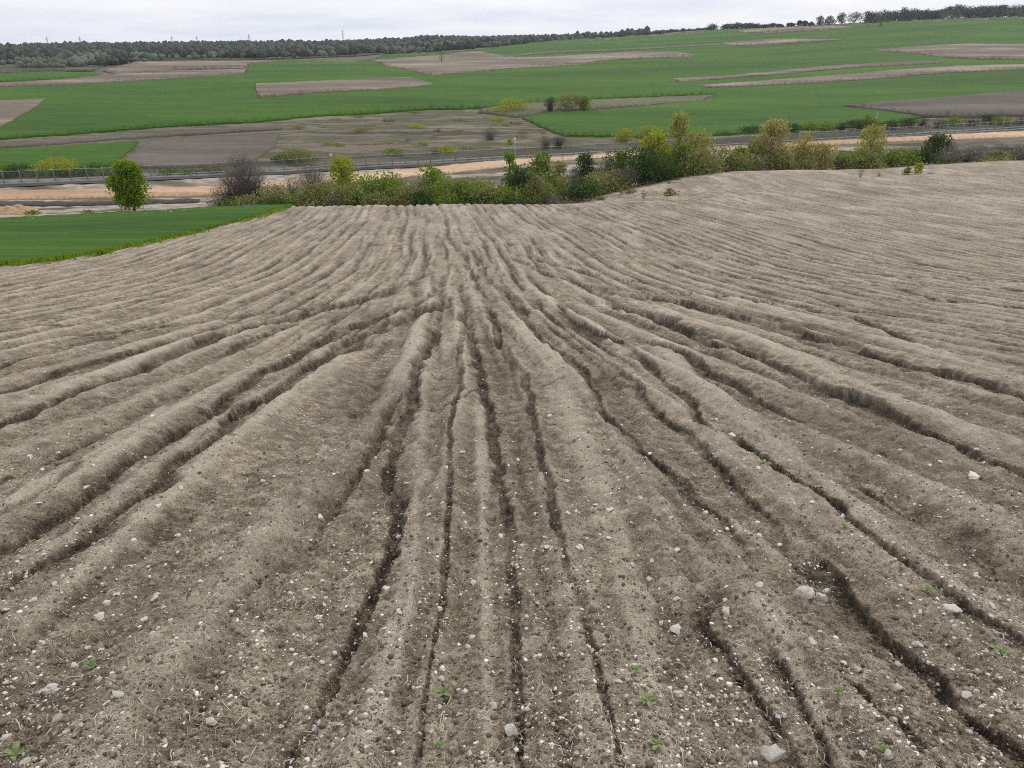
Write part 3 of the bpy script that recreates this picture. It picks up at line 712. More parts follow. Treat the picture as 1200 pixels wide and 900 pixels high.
LM = {
 'lush':   leaf_mat('leaves_lush', (.060, .115, .008), (.22, .33, .025)),
 'lone':   leaf_mat('leaves_lone', (.055, .100, .006), (.24, .32, .025)),
 'green':  leaf_mat('leaves_green', (.055, .095, .010), (.21, .27, .032)),
 'dark':   leaf_mat('leaves_dark', (.018, .036, .008), (.065, .11, .018)),
 'yellow': leaf_mat('leaves_yellow', (.12, .15, .010), (.36, .37, .035)),
 'olive':  leaf_mat('leaves_olive', (.09, .098, .030), (.27, .265, .085)),
 'willow': leaf_mat('leaves_willow', (.14, .145, .03), (.39, .37, .10)),
 'rusty':  leaf_mat('leaves_rusty', (.15, .135, .035), (.42, .36, .12)),
 'bare':   leaf_mat('twigs_bare', (.10, .088, .070), (.28, .25, .205), .1),
 'brown':  leaf_mat('twigs_dark', (.035, .028, .022), (.11, .09, .07), .1),
 'far':    leaf_mat('leaves_far', (.022, .032, .022), (.100, .115, .075), .1, .012),
 'farp':   leaf_mat('leaves_far_pale', (.06, .085, .04), (.20, .22, .16), .1, .012),
}
def bark():
    s = M('bark'); s.l(s.ramp(s.noise(6, 4, s.vec(1, 1, .25)), [(.3, (.05, .04, .032)), (.7, (.13, .11, .09))]), s.b.inputs['Base Color']); return s.m
BARK = bark()
def crown_mesh(h, w, kind, nleaf, leaf, base):
    """leaf faces through several uneven lobes; base = height where foliage starts"""
    lobes = []
    n = random.randint(10, 15)
    for i in range(n):
        a = random.uniform(0, 2*math.pi); f = random.random()
        zc = base + (h - base) * (.12 + .80 * f)
        rr = w * .5 * (1 - abs(f - .40) * .75) * .72
        q = random.uniform(.1, 1.0)
        lr = w * random.uniform(.20, .33) * (1.0 - .3 * f)
        lz = min(lr*random.uniform(.75, 1.15), (h - base)*random.uniform(.30, .48))
        if h < w*.8: rr = w*.5*.85; q = math.sqrt(random.random())
        lobes.append((math.cos(a)*rr*q, math.sin(a)*rr*q, min(zc, h - lz*.95)*(1 - .25*q*(h < w*.8)), lr, lz))
    lz = min(w*.2, h*.35); lobes.append((0, 0, h - lz, w*.21, lz)); lobes.append((0, 0, (h + base)*.5, w*.38, (h - base)*.46))
    per = np.array([l[3]**2 for l in lobes]); per = per/per.sum()
    ch = rng.choice(len(lobes), nleaf, p=per); Lb = np.array(lobes)[ch]
    d_ = rng.normal(size=(nleaf, 3)); d_ /= np.linalg.norm(d_, axis=1)[:, None]
    rad = rng.uniform(.35, 1.0, nleaf)**.5 * (1 + .16*rng.normal(size=nleaf))
    P = Lb[:, :3] + d_ * np.stack([Lb[:, 3], Lb[:, 3], Lb[:, 4]], 1) * rad[:, None]
    P[:, 2] = np.maximum(P[:, 2], base*.6 + .05)
    sz = leaf * rng.uniform(.55, 1.3, nleaf)
    a = rng.normal(size=(nleaf, 3)); a /= np.linalg.norm(a, axis=1)[:, None]
    b = np.cross(a, rng.normal(size=(nleaf, 3))); b /= np.linalg.norm(b, axis=1)[:, None]
    if kind in ('willow', 'rusty'): a[:, 2] = -np.abs(a[:, 2]) - .6; a /= np.linalg.norm(a, axis=1)[:, None]
    a *= sz[:, None]*.6; b *= sz[:, None]*.38
    V = np.stack([P - a, P - b, P + a, P + b], 1).reshape(-1, 3)
    Fq = np.arange(nleaf*4).reshape(-1, 4)
    return V, Fq
def twig_fan(h, w, n):
    """bare upright brushwood: thin forked stems"""
    mb = MB()
    V = []; Fq = []
    for i in range(n):
        a = random.uniform(0, 2*math.pi); r0 = w*.18*random.random(); r1 = w*.5*math.sqrt(random.random())
        hh = h*(1 - .45*(r1/(w*.5))**2)*random.uniform(.6, 1.0)
        p0 = np.array((math.cos(a)*r0, math.sin(a)*r0, 0)); p2 = np.array((math.cos(a)*r1, math.sin(a)*r1, hh))
        p1 = (p0+p2)/2 + np.array((-math.cos(a)*w*.05, -math.sin(a)*w*.05, h*.08))
        side = np.array((-math.sin(a+random.uniform(-1, 1)), math.cos(a), 0)); tk = h*.0045
        ps = [p0, p1, p2]; wd = [tk*1.6, tk, tk*.4]
        for j in range(2):
            k = len(V); V += [ps[j]-side*wd[j], ps[j]+side*wd[j], ps[j+1]+side*wd[j+1], ps[j+1]-side*wd[j+1]]; Fq.append((k, k+1, k+2, k+3))
        for q in range(5):
            f = random.uniform(.4, 1.); st = p1*(1-f)+p2*f if f < 1 else p2
            en = st + np.array((random.uniform(-1, 1)*w*.12, random.uniform(-1, 1)*w*.12, h*random.uniform(.05, .18)))
            s2 = np.array((random.uniform(-1, 1), random.uniform(-1, 1), 0)); s2 = s2/np.linalg.norm(s2)*tk*.5
            k = len(V); V += [st-s2, st+s2, en+s2*.3, en-s2*.3]; Fq.append((k, k+1, k+2, k+3))
    return np.array(V), np.array(Fq)
def trunk_mb(h, w, base, r):
    mb = MB(); lean = random.uniform(-.05, .05)*h
    top = (lean, random.uniform(-.04, .04)*h, h*.82)
    mid = (lean*.4, 0, h*.4)
    mb.tube([(0, 0, -.3), (0, 0, h*.08), mid, top], [r*1.35, r, r*.6, r*.15], 7)
    for i in range(6):
        f = random.uniform(.2, .7); a = random.uniform(0, 6.28); st = Vector((lean*.4*f*2, 0, h*f)) if f < .5 else Vector(mid).lerp(Vector(top), (f-.4)/.45)
        en = st + Vector((math.cos(a)*w*.33, math.sin(a)*w*.33, h*random.uniform(.12, .28)))
        mb.tube([st, st.lerp(en, .5) + Vector((0, 0, -.02*h)), en], [r*.45, r*.28, r*.08], 5)
    return mb
def plant(name, x, y, h, w, kind, label, cat, group=None, leafk=1., nl=None, trunk=True):
    z = float(ground_z(x, y)[0][0]) if y < 165 else float(H0(x, y))
    root = empty(name, (x, y, z), random.uniform(0, 6.28)); tag(root, label, cat, group)
    ppm = F / max(y, 5)                       # size in the picture decides the leaf count
    leaf = min(max(.10, 2.3 / ppm), .34) * leafk
    area = h * w
    n = int(nl or min(9000, max(90, 6.0 * area / (leaf*leaf) )))
    if kind in ('bare', 'brown'):
        V, Fq = twig_fan(h, w, int(min(260, max(30, 40 * w)))); 
        mesh_np('branches', V, Fq, LM[kind], root)
        V, Fq = crown_mesh(h*.93, w*.9, kind, int(n*.35), leaf*.55, h*.1); mesh_np('crown', V, Fq, LM[kind], root)
    else:
        base = h*.10 if trunk == 'tall' else h*.0
        if label.startswith('round bright green tree standing'): base = .15; n = 12000; w *= .74; h *= 1.04; kind = 'lone'
        V, Fq = crown_mesh(h, w, kind, n, leaf, base); mesh_np('crown', V, Fq, LM[kind], root)
        if trunk: trunk_mb(h, w, base, max(.05, h*.022)).build('trunk', BARK, root)
        else:
            V, Fq = twig_fan(h*.8, w*.7, 14); mesh_np('stem_cluster', V, Fq, LM['brown'], root)
    return root
def at_px(px, top, wpx, Y):
    """a plant that stands at distance Y, seen at column px with its top at row top"""
    X = 0.
    z = -20.
    for _ in range(4):
        X = (px-600)/F*(CP*Y + SP*(EYE - z)); z = float(H0(X, Y))
    ztop = EYE - float(DP(top))*Y
    X *= (CP*Y + SP*(EYE - (z + max(0, ztop-z)*.5)))/(CP*Y + SP*(EYE - z))
    return X, Y, max(.3, ztop - z), wpx*(CP*Y + SP*(EYE - z))/F
hedge = [ # px, top, width px, Y, kind, name, label, tall trunk
 (152,191,50,98,'lush','tree','round bright green tree standing alone at the wheat edge','tall'),
 (285,176,44,114,'bare','tree','tall leafless grey tree right of the lone green tree',0),
 (268,208,34,108,'brown','bush','dark twiggy bush at the foot of the leafless grey tree',0),
 (300,206,30,110,'brown','bush','dark brown thicket right of the leafless grey tree',0),
 (322,214,34,106,'olive','bush','low olive bush at the tip of the green field',0),
 (343,206,34,112,'bare','bush','grey brushwood at the corner of the ploughed field',0),
 (366,192,32,118,'bare','bush','pale bare shrub left of the yellow green tree',0),
 (372,212,34,104,'olive','bush','short olive shrub in front of the pale bare shrub',0),
 (403,182,34,112,'yellow','tree','slender yellow green tree in the hedgerow','tall'),
 (392,212,34,103,'olive','bush','olive bush under the slender yellow green tree',0),
 (428,203,42,106,'green','bush','broad green bush right of the slender yellow green tree',0),
 (456,200,44,106,'green','bush','wide leafy bush left of the middle of the hedge',0),
 (478,214,34,102,'olive','bush','grey olive bush before the bright green trees',0),
 (490,204,26,106,'bare','bush','bare grey bush between two green bushes',0),
 (507,190,34,110,'lush','tree','bright green tree in the middle of the hedge','tall'),
 (523,205,38,104,'green','bush','green bush leaning against the bright green tree',0),
 (549,205,42,104,'green','bush','rounded green bush before the orange road bend',0),
 (570,214,32,101,'olive','bush','low olive bush near the end of the field edge',0),
 (590,216,30,102,'green','bush','small green bush under the thin tall sapling',0),
 (598,163,12,118,'lush','tree','thin tall sapling rising above the fence line','tall'),
 (611,194,38,112,'dark','bush','dark green bush right of the thin sapling',0),
 (636,176,36,122,'green','tree','leafy green tree above the dry grass corner','tall'),
 (628,202,36,110,'olive','bush','olive bush over the dry grass corner',0),
 (656,188,26,130,'olive','bush','grey green shrub beside the leafy green tree',0),
 (672,194,24,134,'bare','bush','thin bare shrub between green tree and dark shrub',0),
 (688,178,28,138,'dark','bush','compact dark evergreen shrub standing apart',0),
 (712,182,30,140,'bare','bush','bare grey shrub right of the compact dark shrub',0),
 (728,176,22,142,'yellow','bush','small yellowish shrub left of the big dark bush',0),
 (744,168,50,136,'dark','bush','biggest dark bush below the yellow green trees',0),
 (764,153,40,140,'yellow','tree','yellow green tree over the biggest dark bush','tall'),
 (775,176,40,133,'dark','bush','dark bush under the tall pale willow',0),
 (796,131,36,144,'willow','tree','tallest pale willow in the hedgerow','tall'),
 (800,165,36,140,'green','bush','green undergrowth below the tallest willow',0),
 (822,151,40,142,'willow','tree','second pale willow right of the tallest',"tall"),
 (826,172,44,136,'olive','bush','olive bush beneath the second willow',0),
 (850,170,36,140,'olive','bush','olive shrub between the willow pairs',0),
 (868,172,30,143,'green','bush','low green shrub left of the rusty willow',0),
 (904,138,40,150,'rusty','tree','rusty yellow willow with a broad rounded head','tall'),
 (884,162,32,148,'olive','bush','olive shrub at the left foot of the rusty willow',0),
 (918,168,36,146,'olive','bush','olive shrub at the right foot of the rusty willow',0),
 (942,154,28,150,'rusty','tree','smaller rusty willow beside the broad one','tall'),
 (964,168,32,148,'rusty','bush','low rusty shrub right of the smaller willow',0),
 (986,176,34,150,'green','bush','bright low green bush in the gap before the round willow',0),
 (1021,144,34,156,'willow','tree','round headed willow standing against the orange road','tall'),
 (1012,172,32,152,'green','bush','green bush beneath the round headed willow',0),
 (1040,172,34,153,'green','bush','green bush right of the round headed willow',0),
 (1062,169,30,155,'green','bush','medium green bush left of the dark green tree',0),
 (1082,170,26,156,'dark','bush','dark bush at the foot of the dark green tree',0),
 (1100,156,32,158,'dark','tree','dark green tree crossing the orange road on the right','tall'),
 (1122,168,28,158,'bare','bush','bare brush right of the dark green tree',0),
 (1145,165,32,160,'bare','bush','grey leafless scrub under the right end of the road',0),
 (1170,166,30,160,'brown','bush','brown scrub near the right edge of the hedge',0),
 (1195,165,34,161,'bare','bush','last grey scrub at the right edge of the hedge',0),
 (1225,166,34,162,'bare','bush','grey scrub past the right end of the hedge',0),
]
for px, top, wp, Y, kind, nm, lb, tr in hedge:
    x, y, h, w = at_px(px, top, wp, Y)
    plant(nm, x, y, h, w*(1.42 if px < 620 else 1.25), kind, lb, nm, 'hedgerow trees and bushes', trunk=tr)
for i, px in enumerate(np.concatenate([np.arange(255, 640, 17), np.arange(640, 1240, 19)])):
    Y = float(np.interp(px, [250, 600, 660, 760, 900, 1200], [103, 101, 122, 134, 146, 159])) + random.uniform(-2.5, 4)
    top = float(np.interp(px, [250, 330, 600, 640, 700, 760, 900, 1000, 1200], [228, 227, 224, 215, 197, 192, 185, 182, 176])) + random.uniform(-5, 4)
    x, y, h, w = at_px(px, top, random.uniform(24, 34), Y)
    kd = random.choice(['green', 'olive', 'olive', 'green', 'bare', 'dark']) if px < 1110 else random.choice(['bare', 'olive', 'brown', 'bare'])
    plant('bush', x, y, max(h, 1.2), w*1.3, kd, {'green': 'low green filler bush in the foot of the hedgerow', 'olive': 'low grey olive bush in the foot of the hedgerow', 'dark': 'low dark bush in the foot of the hedgerow', 'bare': 'low leafless bush in the foot of the hedgerow', 'brown': 'low brown twiggy bush in the foot of the hedgerow'}[kd], 'bush', 'low bushes in the foot of the hedgerow, ' + kd, trunk=0)
shrubs = [
 (1063,193,10,121,'olive','grey green shrub, left of the pair on the bare crest'),
 (1076,191,12,121,'yellow','yellow green shrub, right of the pair on the bare crest'),
 (1009,198,8,119,'bare','thin bare shrub on the bare crest'), (1030,199,10,120,'bare','faint bare twigs between the crest shrubs'),
 (1090,205,10,121,'brown','flat brown tuft right of the crest shrubs'),
 (787,219,18,96,'olive','dry olive tuft on the field crest'), (754,221,7,94,'brown','tiny brown twig bush on the field crest'),
 (638,222,22,84,'brown','dry brown grass clump right of the hedge corner'), (612,226,14,83,'brown','dry grass clump at the hedge corner'), (650,224,14,85,'bare','pale dry grass tuft beside the brown clump'),
 (38,246,16,100,'olive','low weed clump beside the soil heap'), (105,247,14,101,'olive','low weed clump left of the lone green tree'),
 (66,183,42,188,'yellow','yellow green bush behind the left end of the fence'),
 (18,192,30,176,'dark','dark hedge bush at the far left behind the fence'), (45,197,26,180,'green','green hedge bush below the yellow bush'), (95,197,26,182,'dark','dark hedge bush right of the yellow bush'), (120,198,26,183,'green','hedge bush ending at the lone green tree'), (-12,192,30,176,'green','hedge bush at the left picture edge'),
 (195,196,30,186,'green','low green strip bush behind the fence, left one'), (225,196,30,188,'green','low green strip bush behind the fence, middle one'), (250,194,26,190,'olive','low green strip bush behind the fence, right one'),
 (345,174,44,215,'olive','wide low bush over the grassy mound'), (330,182,26,208,'dark','dark scrub at the left foot of the mound'),
 (462,174,22,205,'green','small green bush behind the fence below the meadow'), (524,170,22,212,'yellow','yellow green bush behind the middle of the fence'), (510,172,14,210,'bare','small bare bush behind the middle of the fence'),
 (574,148,22,228,'bare','grey bare bush on the brown meadow'), (598,114,34,330,'yellow','bright yellow bush at the lower edge of the big wheat field'), (583,136,18,262,'yellow','low yellow bush on the brown meadow'),
 (488,145,18,255,'yellow','small yellow bush in the middle of the brown meadow'), (513,150,12,245,'brown','small dark bush in the middle of the brown meadow'), (455,137,14,270,'olive','olive scrub high on the brown meadow'), (420,150,22,250,'olive','flat olive scrub on the left of the brown meadow'),
 (668,108,24,325,'olive','olive bush in the wedge of rough grass'), (685,112,16,322,'green','green bush right of the olive one in the wedge'), (645,112,14,330,'brown','brown bush left of the olive one in the wedge'),
 (732,150,26,222,'yellow','yellow green bush behind the fence left of the willows'), (762,146,26,226,'yellow','yellow bush touching the tallest willow behind the fence'), (655,158,22,215,'brown','grey brown scrub on the fence line left of the willows'), (640,158,18,214,'bare','bare scrub on the fence line left of the willows'),
 (882,146,22,238,'dark','dark bush behind the fence left of the rusty willow'), (850,152,16,232,'brown','brown scrub behind the fence by the second willow'),
 (1016,133,16,262,'green','green bush rising behind the fence near the white mast'), (1003,139,18,258,'dark','dark bush left of the white mast'),
]
BASE = {66: 205, 18: 207, 45: 207, 95: 206, 120: 206, -12: 208, 195: 204, 225: 203, 250: 202, 345: 190, 330: 190, 462: 182, 524: 178, 510: 180, 574: 164, 598: 131, 583: 141, 488: 150, 513: 154, 455: 142, 420: 154, 668: 130, 685: 130, 645: 132, 732: 165, 762: 163, 655: 173, 640: 174, 882: 155, 850: 158, 1016: 147, 1003: 148}
shrubs += [(2, 193, 28, 0, 'green', 'green hedge bush between the two leftmost ones'), (75, 198, 26, 0, 'dark', 'dark hedge bush under the right side of the yellow bush')]
BASE.update({2: 207, 75: 206})
for px, top, wp, Y, kind, lb in shrubs:
    if px in BASE: Y = pix(px, BASE[px], 100)[1]
    x, y, h, w = at_px(px, top, wp, Y)
    plant('shrub', x, y, h, w*1.25, kind, lb, 'shrub', 'scattered shrubs', trunk=0)
for i in range(46):
    px = random.uniform(325, 640); Y = random.uniform(205, 290)
    x, y, h, w = at_px(px, 170, random.uniform(6, 17), Y)
    plant('shrub', x, y, random.uniform(.35, .9), w*1.3, random.choice(['olive', 'brown', 'olive', 'bare']), 'small low scrub tuft on the brown meadow beyond the fence', 'shrub', 'scrub tufts on the meadow', trunk=0)
for i in range(26):
    px = random.uniform(612, 900); Y = float(np.interp(px, [600, 650, 760, 900], [90, 112, 129, 142])) + random.uniform(-5, 2)
    x, y, h, w = at_px(px, 205, random.uniform(8, 18), Y)
    plant('grass_tuft', x, y, random.uniform(.35, .8), w, random.choice(['olive', 'bare', 'bare', 'brown']), 'dry grass tuft at the ragged field edge before the hedgerow', 'grass tuft', 'dry grass tufts at the field edge', trunk=0)
for i, px in enumerate(np.arange(930, 1215, 19)):
    py = 144 - (px-930)*.036 - random.uniform(-1, 2.5)
    x, y, h, w = at_px(px, py, 25, pix(px, py + 11, 150)[1])
    plant('hedge_bush', x, y, max(h, 1.2), w, random.choice(['dark', 'green', 'dark', 'brown']), 'dark low bush in the row behind the right part of the fence', 'bush', 'bushes behind the right part of the fence', trunk=0)
for px, top, wp, Y, lb in [(517,49,15,640,'lone dark tree on the far green field'), (35,84,11,600,'lone dark tree below the far wood'), (383,61,9,760,'dark tree by the far tilled plots'), (1032,23,6,850,'tiny dark bush on the upper green slope'), (166,78,9,650,'green tree by the far brown plots')]:
    x, y, h, w = at_px(px, top, wp, Y)
    plant('tree', x, y, h, w, 'dark', lb, 'tree', nl=500)
# trees along the right skyline, one by one
def skyline():
    spots = []
    for px, top, wp in [(836,25,8),(851,26,7),(857,25,8),(866,24,9),(874,25,8),(880,24,9),(888,26,7),(897,27,6),(906,25,8),(914,27,5),(927,25,6),(937,22,5),(943,22,5),(951,24,5),(961,17,8),(973,17,8),(987,13,9),(1002,12,12)]:
        spots.append((px, top, wp))
    px = 1016
    while px < 1240:
        spots.append((px, np.interp(px, [1016,1060,1064,1090,1110,1200,1240],[12,8,10,9,5,3.5,3]) + random.uniform(-2, 3.5), random.uniform(8, 15))); px += random.uniform(3, 5)
    for i, (px, top, wp) in enumerate(spots):
        if px < 1010: D = float(np.interp(px, [836, 1010], [1040, 990]))
        else: D = random.uniform(925, 990)
        x, y, h, w = at_px(px, top, wp, D)
        h = min(max(h, 5), 17) * (.8 if px < 955 else .92)
        lb = 'dark tree in the row along the right skyline' if px > 1010 else 'small dark tree in the broken row on the skyline'
        if i == 0: lb = 'leftmost round tree on the skyline, standing apart'
        plant('skyline_tree', x, y, h, w*(1.8 if px > 1010 or 855 < px < 900 else 1.6), random.choice(['far', 'far', 'farp']) if px > 950 else 'far', lb, 'tree', 'trees along the right skyline' if px > 1010 else ('broken row of skyline trees' if i else None), leafk=2.8, nl=1100, trunk=0)
skyline()
# the wood on the far left plain: one mass
def ico(sub=1):
    import bmesh
    bm = bmesh.new(); bmesh.ops.create_icosphere(bm, subdivisions=sub, radius=1.)
    V = np.array([v.co[:] for v in bm.verts]); Fq = np.array([[v.index for v in f.verts] for f in bm.faces]); bm.free(); return V, Fq
I1 = ico(1); I2 = ico(2); I3 = ico(4)
def far_wood():
    Vb, Fb = I2; Vs = []; Fs = []; n = 0; Vp = []; Fp = []; m_ = 0
    topx = [-160, 0, 100, 200, 300, 400, 500, 600, 700, 780, 830]; topy = [58, 57, 54, 52, 49, 47, 43.5, 42, 40, 38, 35]
    boty = [84, 84, 79, 70, 69, 66, 61, 53, 44, 38.5, 35.5]
    cnt = 0
    for _ in range(13000):
        px = random.uniform(-160, 830); t0 = np.interp(px, topx, topy); b0 = np.interp(px, topx, boty)
        # even over the ground rather than over the picture
        Y = 1 / random.uniform(1/1700, 1/ (560 if px < 420 else 800))
        D = (EYE - float(H0((px-600)/F*Y*.93, Y)))/Y
        py = 450 - F*math.tan(R(PITCH) - math.atan(D))
        if py > b0 + random.uniform(-1, 1) or py < t0 + 1.5: continue
        x = (px-600)/F*(CP*Y + SP*D*Y); z = float(H0(x, Y))
        k = gn(np.array([x/60.]), np.array([Y/90.]), 91)[0]
        pale = (k > .12 and py > t0 + 4) or random.random() < .12
        if k > .42 and py > t0 + 6: continue
        r = random.uniform(2.0, 4.3) * (.7 if pale else 1); hh = r*random.uniform(.9, 1.35)
        nz = 1 + .28*gn(Vb[:, 0]*2.1 + cnt, Vb[:, 1]*2.1 + Vb[:, 2]*3, 92) + .12*rng.normal(size=len(Vb))
        V = Vb*nz[:, None]*np.array((r, r, hh)) + np.array((x, Y, z + hh*.85))
        if pale: Vp.append(V); Fp.append(Fb + m_); m_ += len(V)
        else: Vs.append(V); Fs.append(Fb + n); n += len(V)
        cnt += 1
    # skyline edge, closer set
    for px in np.arange(-160, 835, 2.2):
        for q in range(2):
            px2 = px + random.uniform(-2, 2); t0 = float(np.interp(px2, topx, topy)) + random.uniform(-.6, 1.2) + 1.1*math.sin(px2*.021) + .7*math.sin(px2*.057 + 1)
            Y = random.uniform(1250, 1600); x, y, h, w = at_px(px2, t0, 6, Y); z = float(H0(x, y)); h = min(max(h, 5), 26)
            r = random.uniform(3.5, 6.5)
            nz = 1 + .25*rng.normal(size=len(Vb))*.6
            V = Vb*nz[:, None]*np.array((r, r, h*.55)) + np.array((x, y, z + h*.47)); Vs.append(V); Fs.append(Fb + n); n += len(V)
    print('wood', cnt)
    o = mesh_np('woodland', np.concatenate(Vs), np.concatenate(Fs), LM['far']); tag(o, 'dark far wood covering the plain up to the left skyline', kind='stuff')
    if Vp: o = mesh_np('scrubland', np.concatenate(Vp), np.concatenate(Fp), LM['farp']); tag(o, 'pale scrub clearings inside the far wood', kind='stuff')
far_wood()

# ------------------------------------------------------------------ pylons, markers, heap, mound
STEEL = metal('pylon_steel', (.45, .47, .5), .6, .2)
def pylon(px, top, Y, label):
    x, y, h, w = at_px(px, top, 8, Y); z = float(H0(x, y)); h = min(max(h, 22), 52)
    root = empty('power_pylon', (x, y, z)); tag(root, label, 'pylon', 'pylons on the skyline')
    b = MB(); bw = h*.10
    lv = [0, .25, .5, .7, .85, 1.]; wd = [bw, bw*.72, bw*.5, bw*.34, bw*.24, bw*.06]
    for sx in (-1, 1):
        for sy in (-1, 1):
            b.tube([(sx*a, sy*a, h*l) for a, l in zip(wd, lv)], [.16]*6, 4)
    for i in range(5):
        for sy in (-1, 1):
            b.tube([(-wd[i], sy*wd[i], h*lv[i]), (wd[i+1], sy*wd[i+1], h*lv[i+1])], [.1, .1], 4)
            b.tube([(wd[i], sy*wd[i], h*lv[i]), (-wd[i+1], sy*wd[i+1], h*lv[i+1])], [.1, .1], 4)
    b.build('lattice_mast', STEEL, root)
    for f, a in ((.70, .20), (.85, .15)):
        c = MB(); c.tube([(-h*a, 0, h*f), (0, 0, h*(f+.025)), (h*a, 0, h*f)], [.1, .25, .1], 4); c.tube([(-h*a, 0, h*f), (0, 0, h*(f-.01)), (h*a, 0, h*f)], [.08, .12, .08], 4); c.build('cross_arm', STEEL, root)
for px, top, Y, lb in [(56,45,1750,'leftmost faint power pylon on the skyline'), (94,42,1700,'second faint power pylon from the left'), (202,44,1800,'faint pylon above the left wood, third one'), (231,44,1820,'faint pylon above the wood, fourth one'), (292,40,1700,'slim pylon near the middle of the far wood'), (402,35,1700,'tallest slim pylon, right of the others')]:
    pylon(px, top, Y, lb)
WHITE = metal('white_paint', (.75, .75, .74), .5, 0)
def marker(px, top, Y, label, ph, pw):
    x, y, h, w = at_px(px, top, 4, Y); z = float(H0(x, y))
    root = empty('marker_post', (x, y, z)); tag(root, label, 'sign')
    b = MB(); b.tube([(0, 0, -.3), (0, 0, h)], [.07, .06], 8); b.build('post', GALV, root)
    b = MB(); b.box((0, -.09, h - ph/2), (pw, .05, ph)); b.build('sign_plate', WHITE, root)
marker(388.5, 180, 178, 'small white square sign on a post by the fence', .55, .6)
marker(603.5, 161, 195, 'narrow white marker beside the thin sapling', 1.1, .35)
x, y, h, w = at_px(1027, 131, 4, 262); root = empty('mast', (x, y, float(H0(x, y)))); tag(root, 'thin white mast with a box behind the round willow', 'mast')
b = MB(); b.tube([(0, 0, -.3), (.1, 0, h*.5), (.35, 0, h)], [.09, .07, .04], 8); b.build('pole', WHITE, root)
b = MB(); b.box((0, -.15, h*.33), (.6, .35, .6)); b.build('control_box', WHITE, root)
def heap(name, px, py, wpx, hm, mat, label, cat, kind=None, Y0=60, flat=.5):
    x, y, z = pix(px, py, Y0); w = wpx*(CP*y + SP*(EYE-z))/F/2
    n = 40; a = np.linspace(-1, 1, n); gx, gy = np.meshgrid(a, a); r = np.hypot(gx, gy)
    hz = np.clip(1 - r**1.7, 0, 1)*hm*(1 + .3*gn(gx*2.2, gy*2.2, 95 + px)) + .12*hm*gn(gx*7, gy*7, 96) - .05
    X = x + gx*w; Yy = y + gy*w*flat; Z = H0(X, Yy) + hz*(r < 1.15) - .3*(r >= 1.0)
    idx = np.arange(n*n).reshape(n, n); Fq = np.stack([idx[:-1, :-1], idx[:-1, 1:], idx[1:, 1:], idx[1:, :-1]], -1).reshape(-1, 4)
    o = mesh_np(name, np.stack([X, Yy, Z], -1).reshape(-1, 3), Fq, mat, smooth=True)
    return tag(o, label, cat, kind=kind)
heap('soil_heap', 22, 251, 66, 1.3, ROADM, 'long heap of orange earth left of the lone green tree', 'soil heap')
heap('grass_mound', 345, 187, 60, 2.2, TRACKM, 'overgrown mound in the meadow behind the fence', None, 'structure', 150, .6)
x, y, h, w = at_px(577, 207, 13, 150); b = MB(); b.box((0, 0, .35), (2.0, 1.0, .7)); b.box((0, 0, .75), (2.2, 1.2, .1)); o = b.build('concrete_slab', CONC); o.location = (x, y, float(H0(x, y)) + .02)
tag(o, 'pale concrete block lying below the orange road bend', 'concrete block')

# ------------------------------------------------------------------ stones
def stone_mat():
    s = M('chalk_stone'); a = s.noise(30, 4); r = s.n('ShaderNodeNewGeometry').outputs['Random Per Island']
    c = s.ramp(a, [(.3, (.55, .49, .38)), (.48, (.80, .75, .64)), (.65, (.90, .87, .78))])
    s.l(c, s.b.inputs['Base Color']); s.l(s.bump(s.noise(120, 5, rough=.7), .006, 1.), s.b.inputs['Normal']); return s.m
STONE = stone_mat()
def clod_mat():
    s = M('soil_clod'); r = s.n('ShaderNodeNewGeometry').outputs['Random Per Island']; a = s.noise(60, 4)
    c = s.ramp(s.math('ADD', s.math('MULTIPLY', r, .6), s.math('MULTIPLY', a, .4)), [(.2, (.10, .078, .055)), (.5, (.19, .15, .108)), (.85, (.34, .285, .215))])
    s.l(c, s.b.inputs['Base Color']); s.l(s.bump(a, .004), s.b.inputs['Normal']); return s.m
CLOD = clod_mat()
STV = []
for i in range(14):
    V, Fq = I3; nz = 1 + .38*gn(V[:, 0]*1.3 + i*9, V[:, 1]*1.4 + V[:, 2]*1.7, 100+i) + .10*gn(V[:, 0]*4 + i, V[:, 2]*4 + V[:, 1]*3, 120+i)
    V = V*nz[:, None]
    for q in range(8):                # broken faces
        d_ = rng.normal(size=3); d_ /= np.linalg.norm(d_); lim = rng.uniform(.45, .8); pr = V @ d_; ov = np.maximum(pr - lim, 0); V = V - ov[:, None]*d_*.93
    STV.append(V)
stone_me = []
for i, V in enumerate(STV):
    o = mesh_np('stone', V, I3[1], STONE, smooth=True); stone_me.append(o.data); bpy.data.objects.remove(o)
def put_stone(x, y, r, label, group, flat=.68):
    r *= .95
    z = float(ground_z(x, y)[0][0])
    o = bpy.data.objects.new('stone', random.choice(stone_me)); C.objects.link(o)
    o.location = (x, y, z + r*flat*.28); o.scale = (r*random.uniform(.85, 1.2), r*random.uniform(.8, 1.1), r*flat*random.uniform(.85, 1.1)); o.rotation_euler = (random.uniform(-.3, .3), random.uniform(-.3, .3), random.uniform(0, 6.28))
    return tag(o, label, 'stone', group)
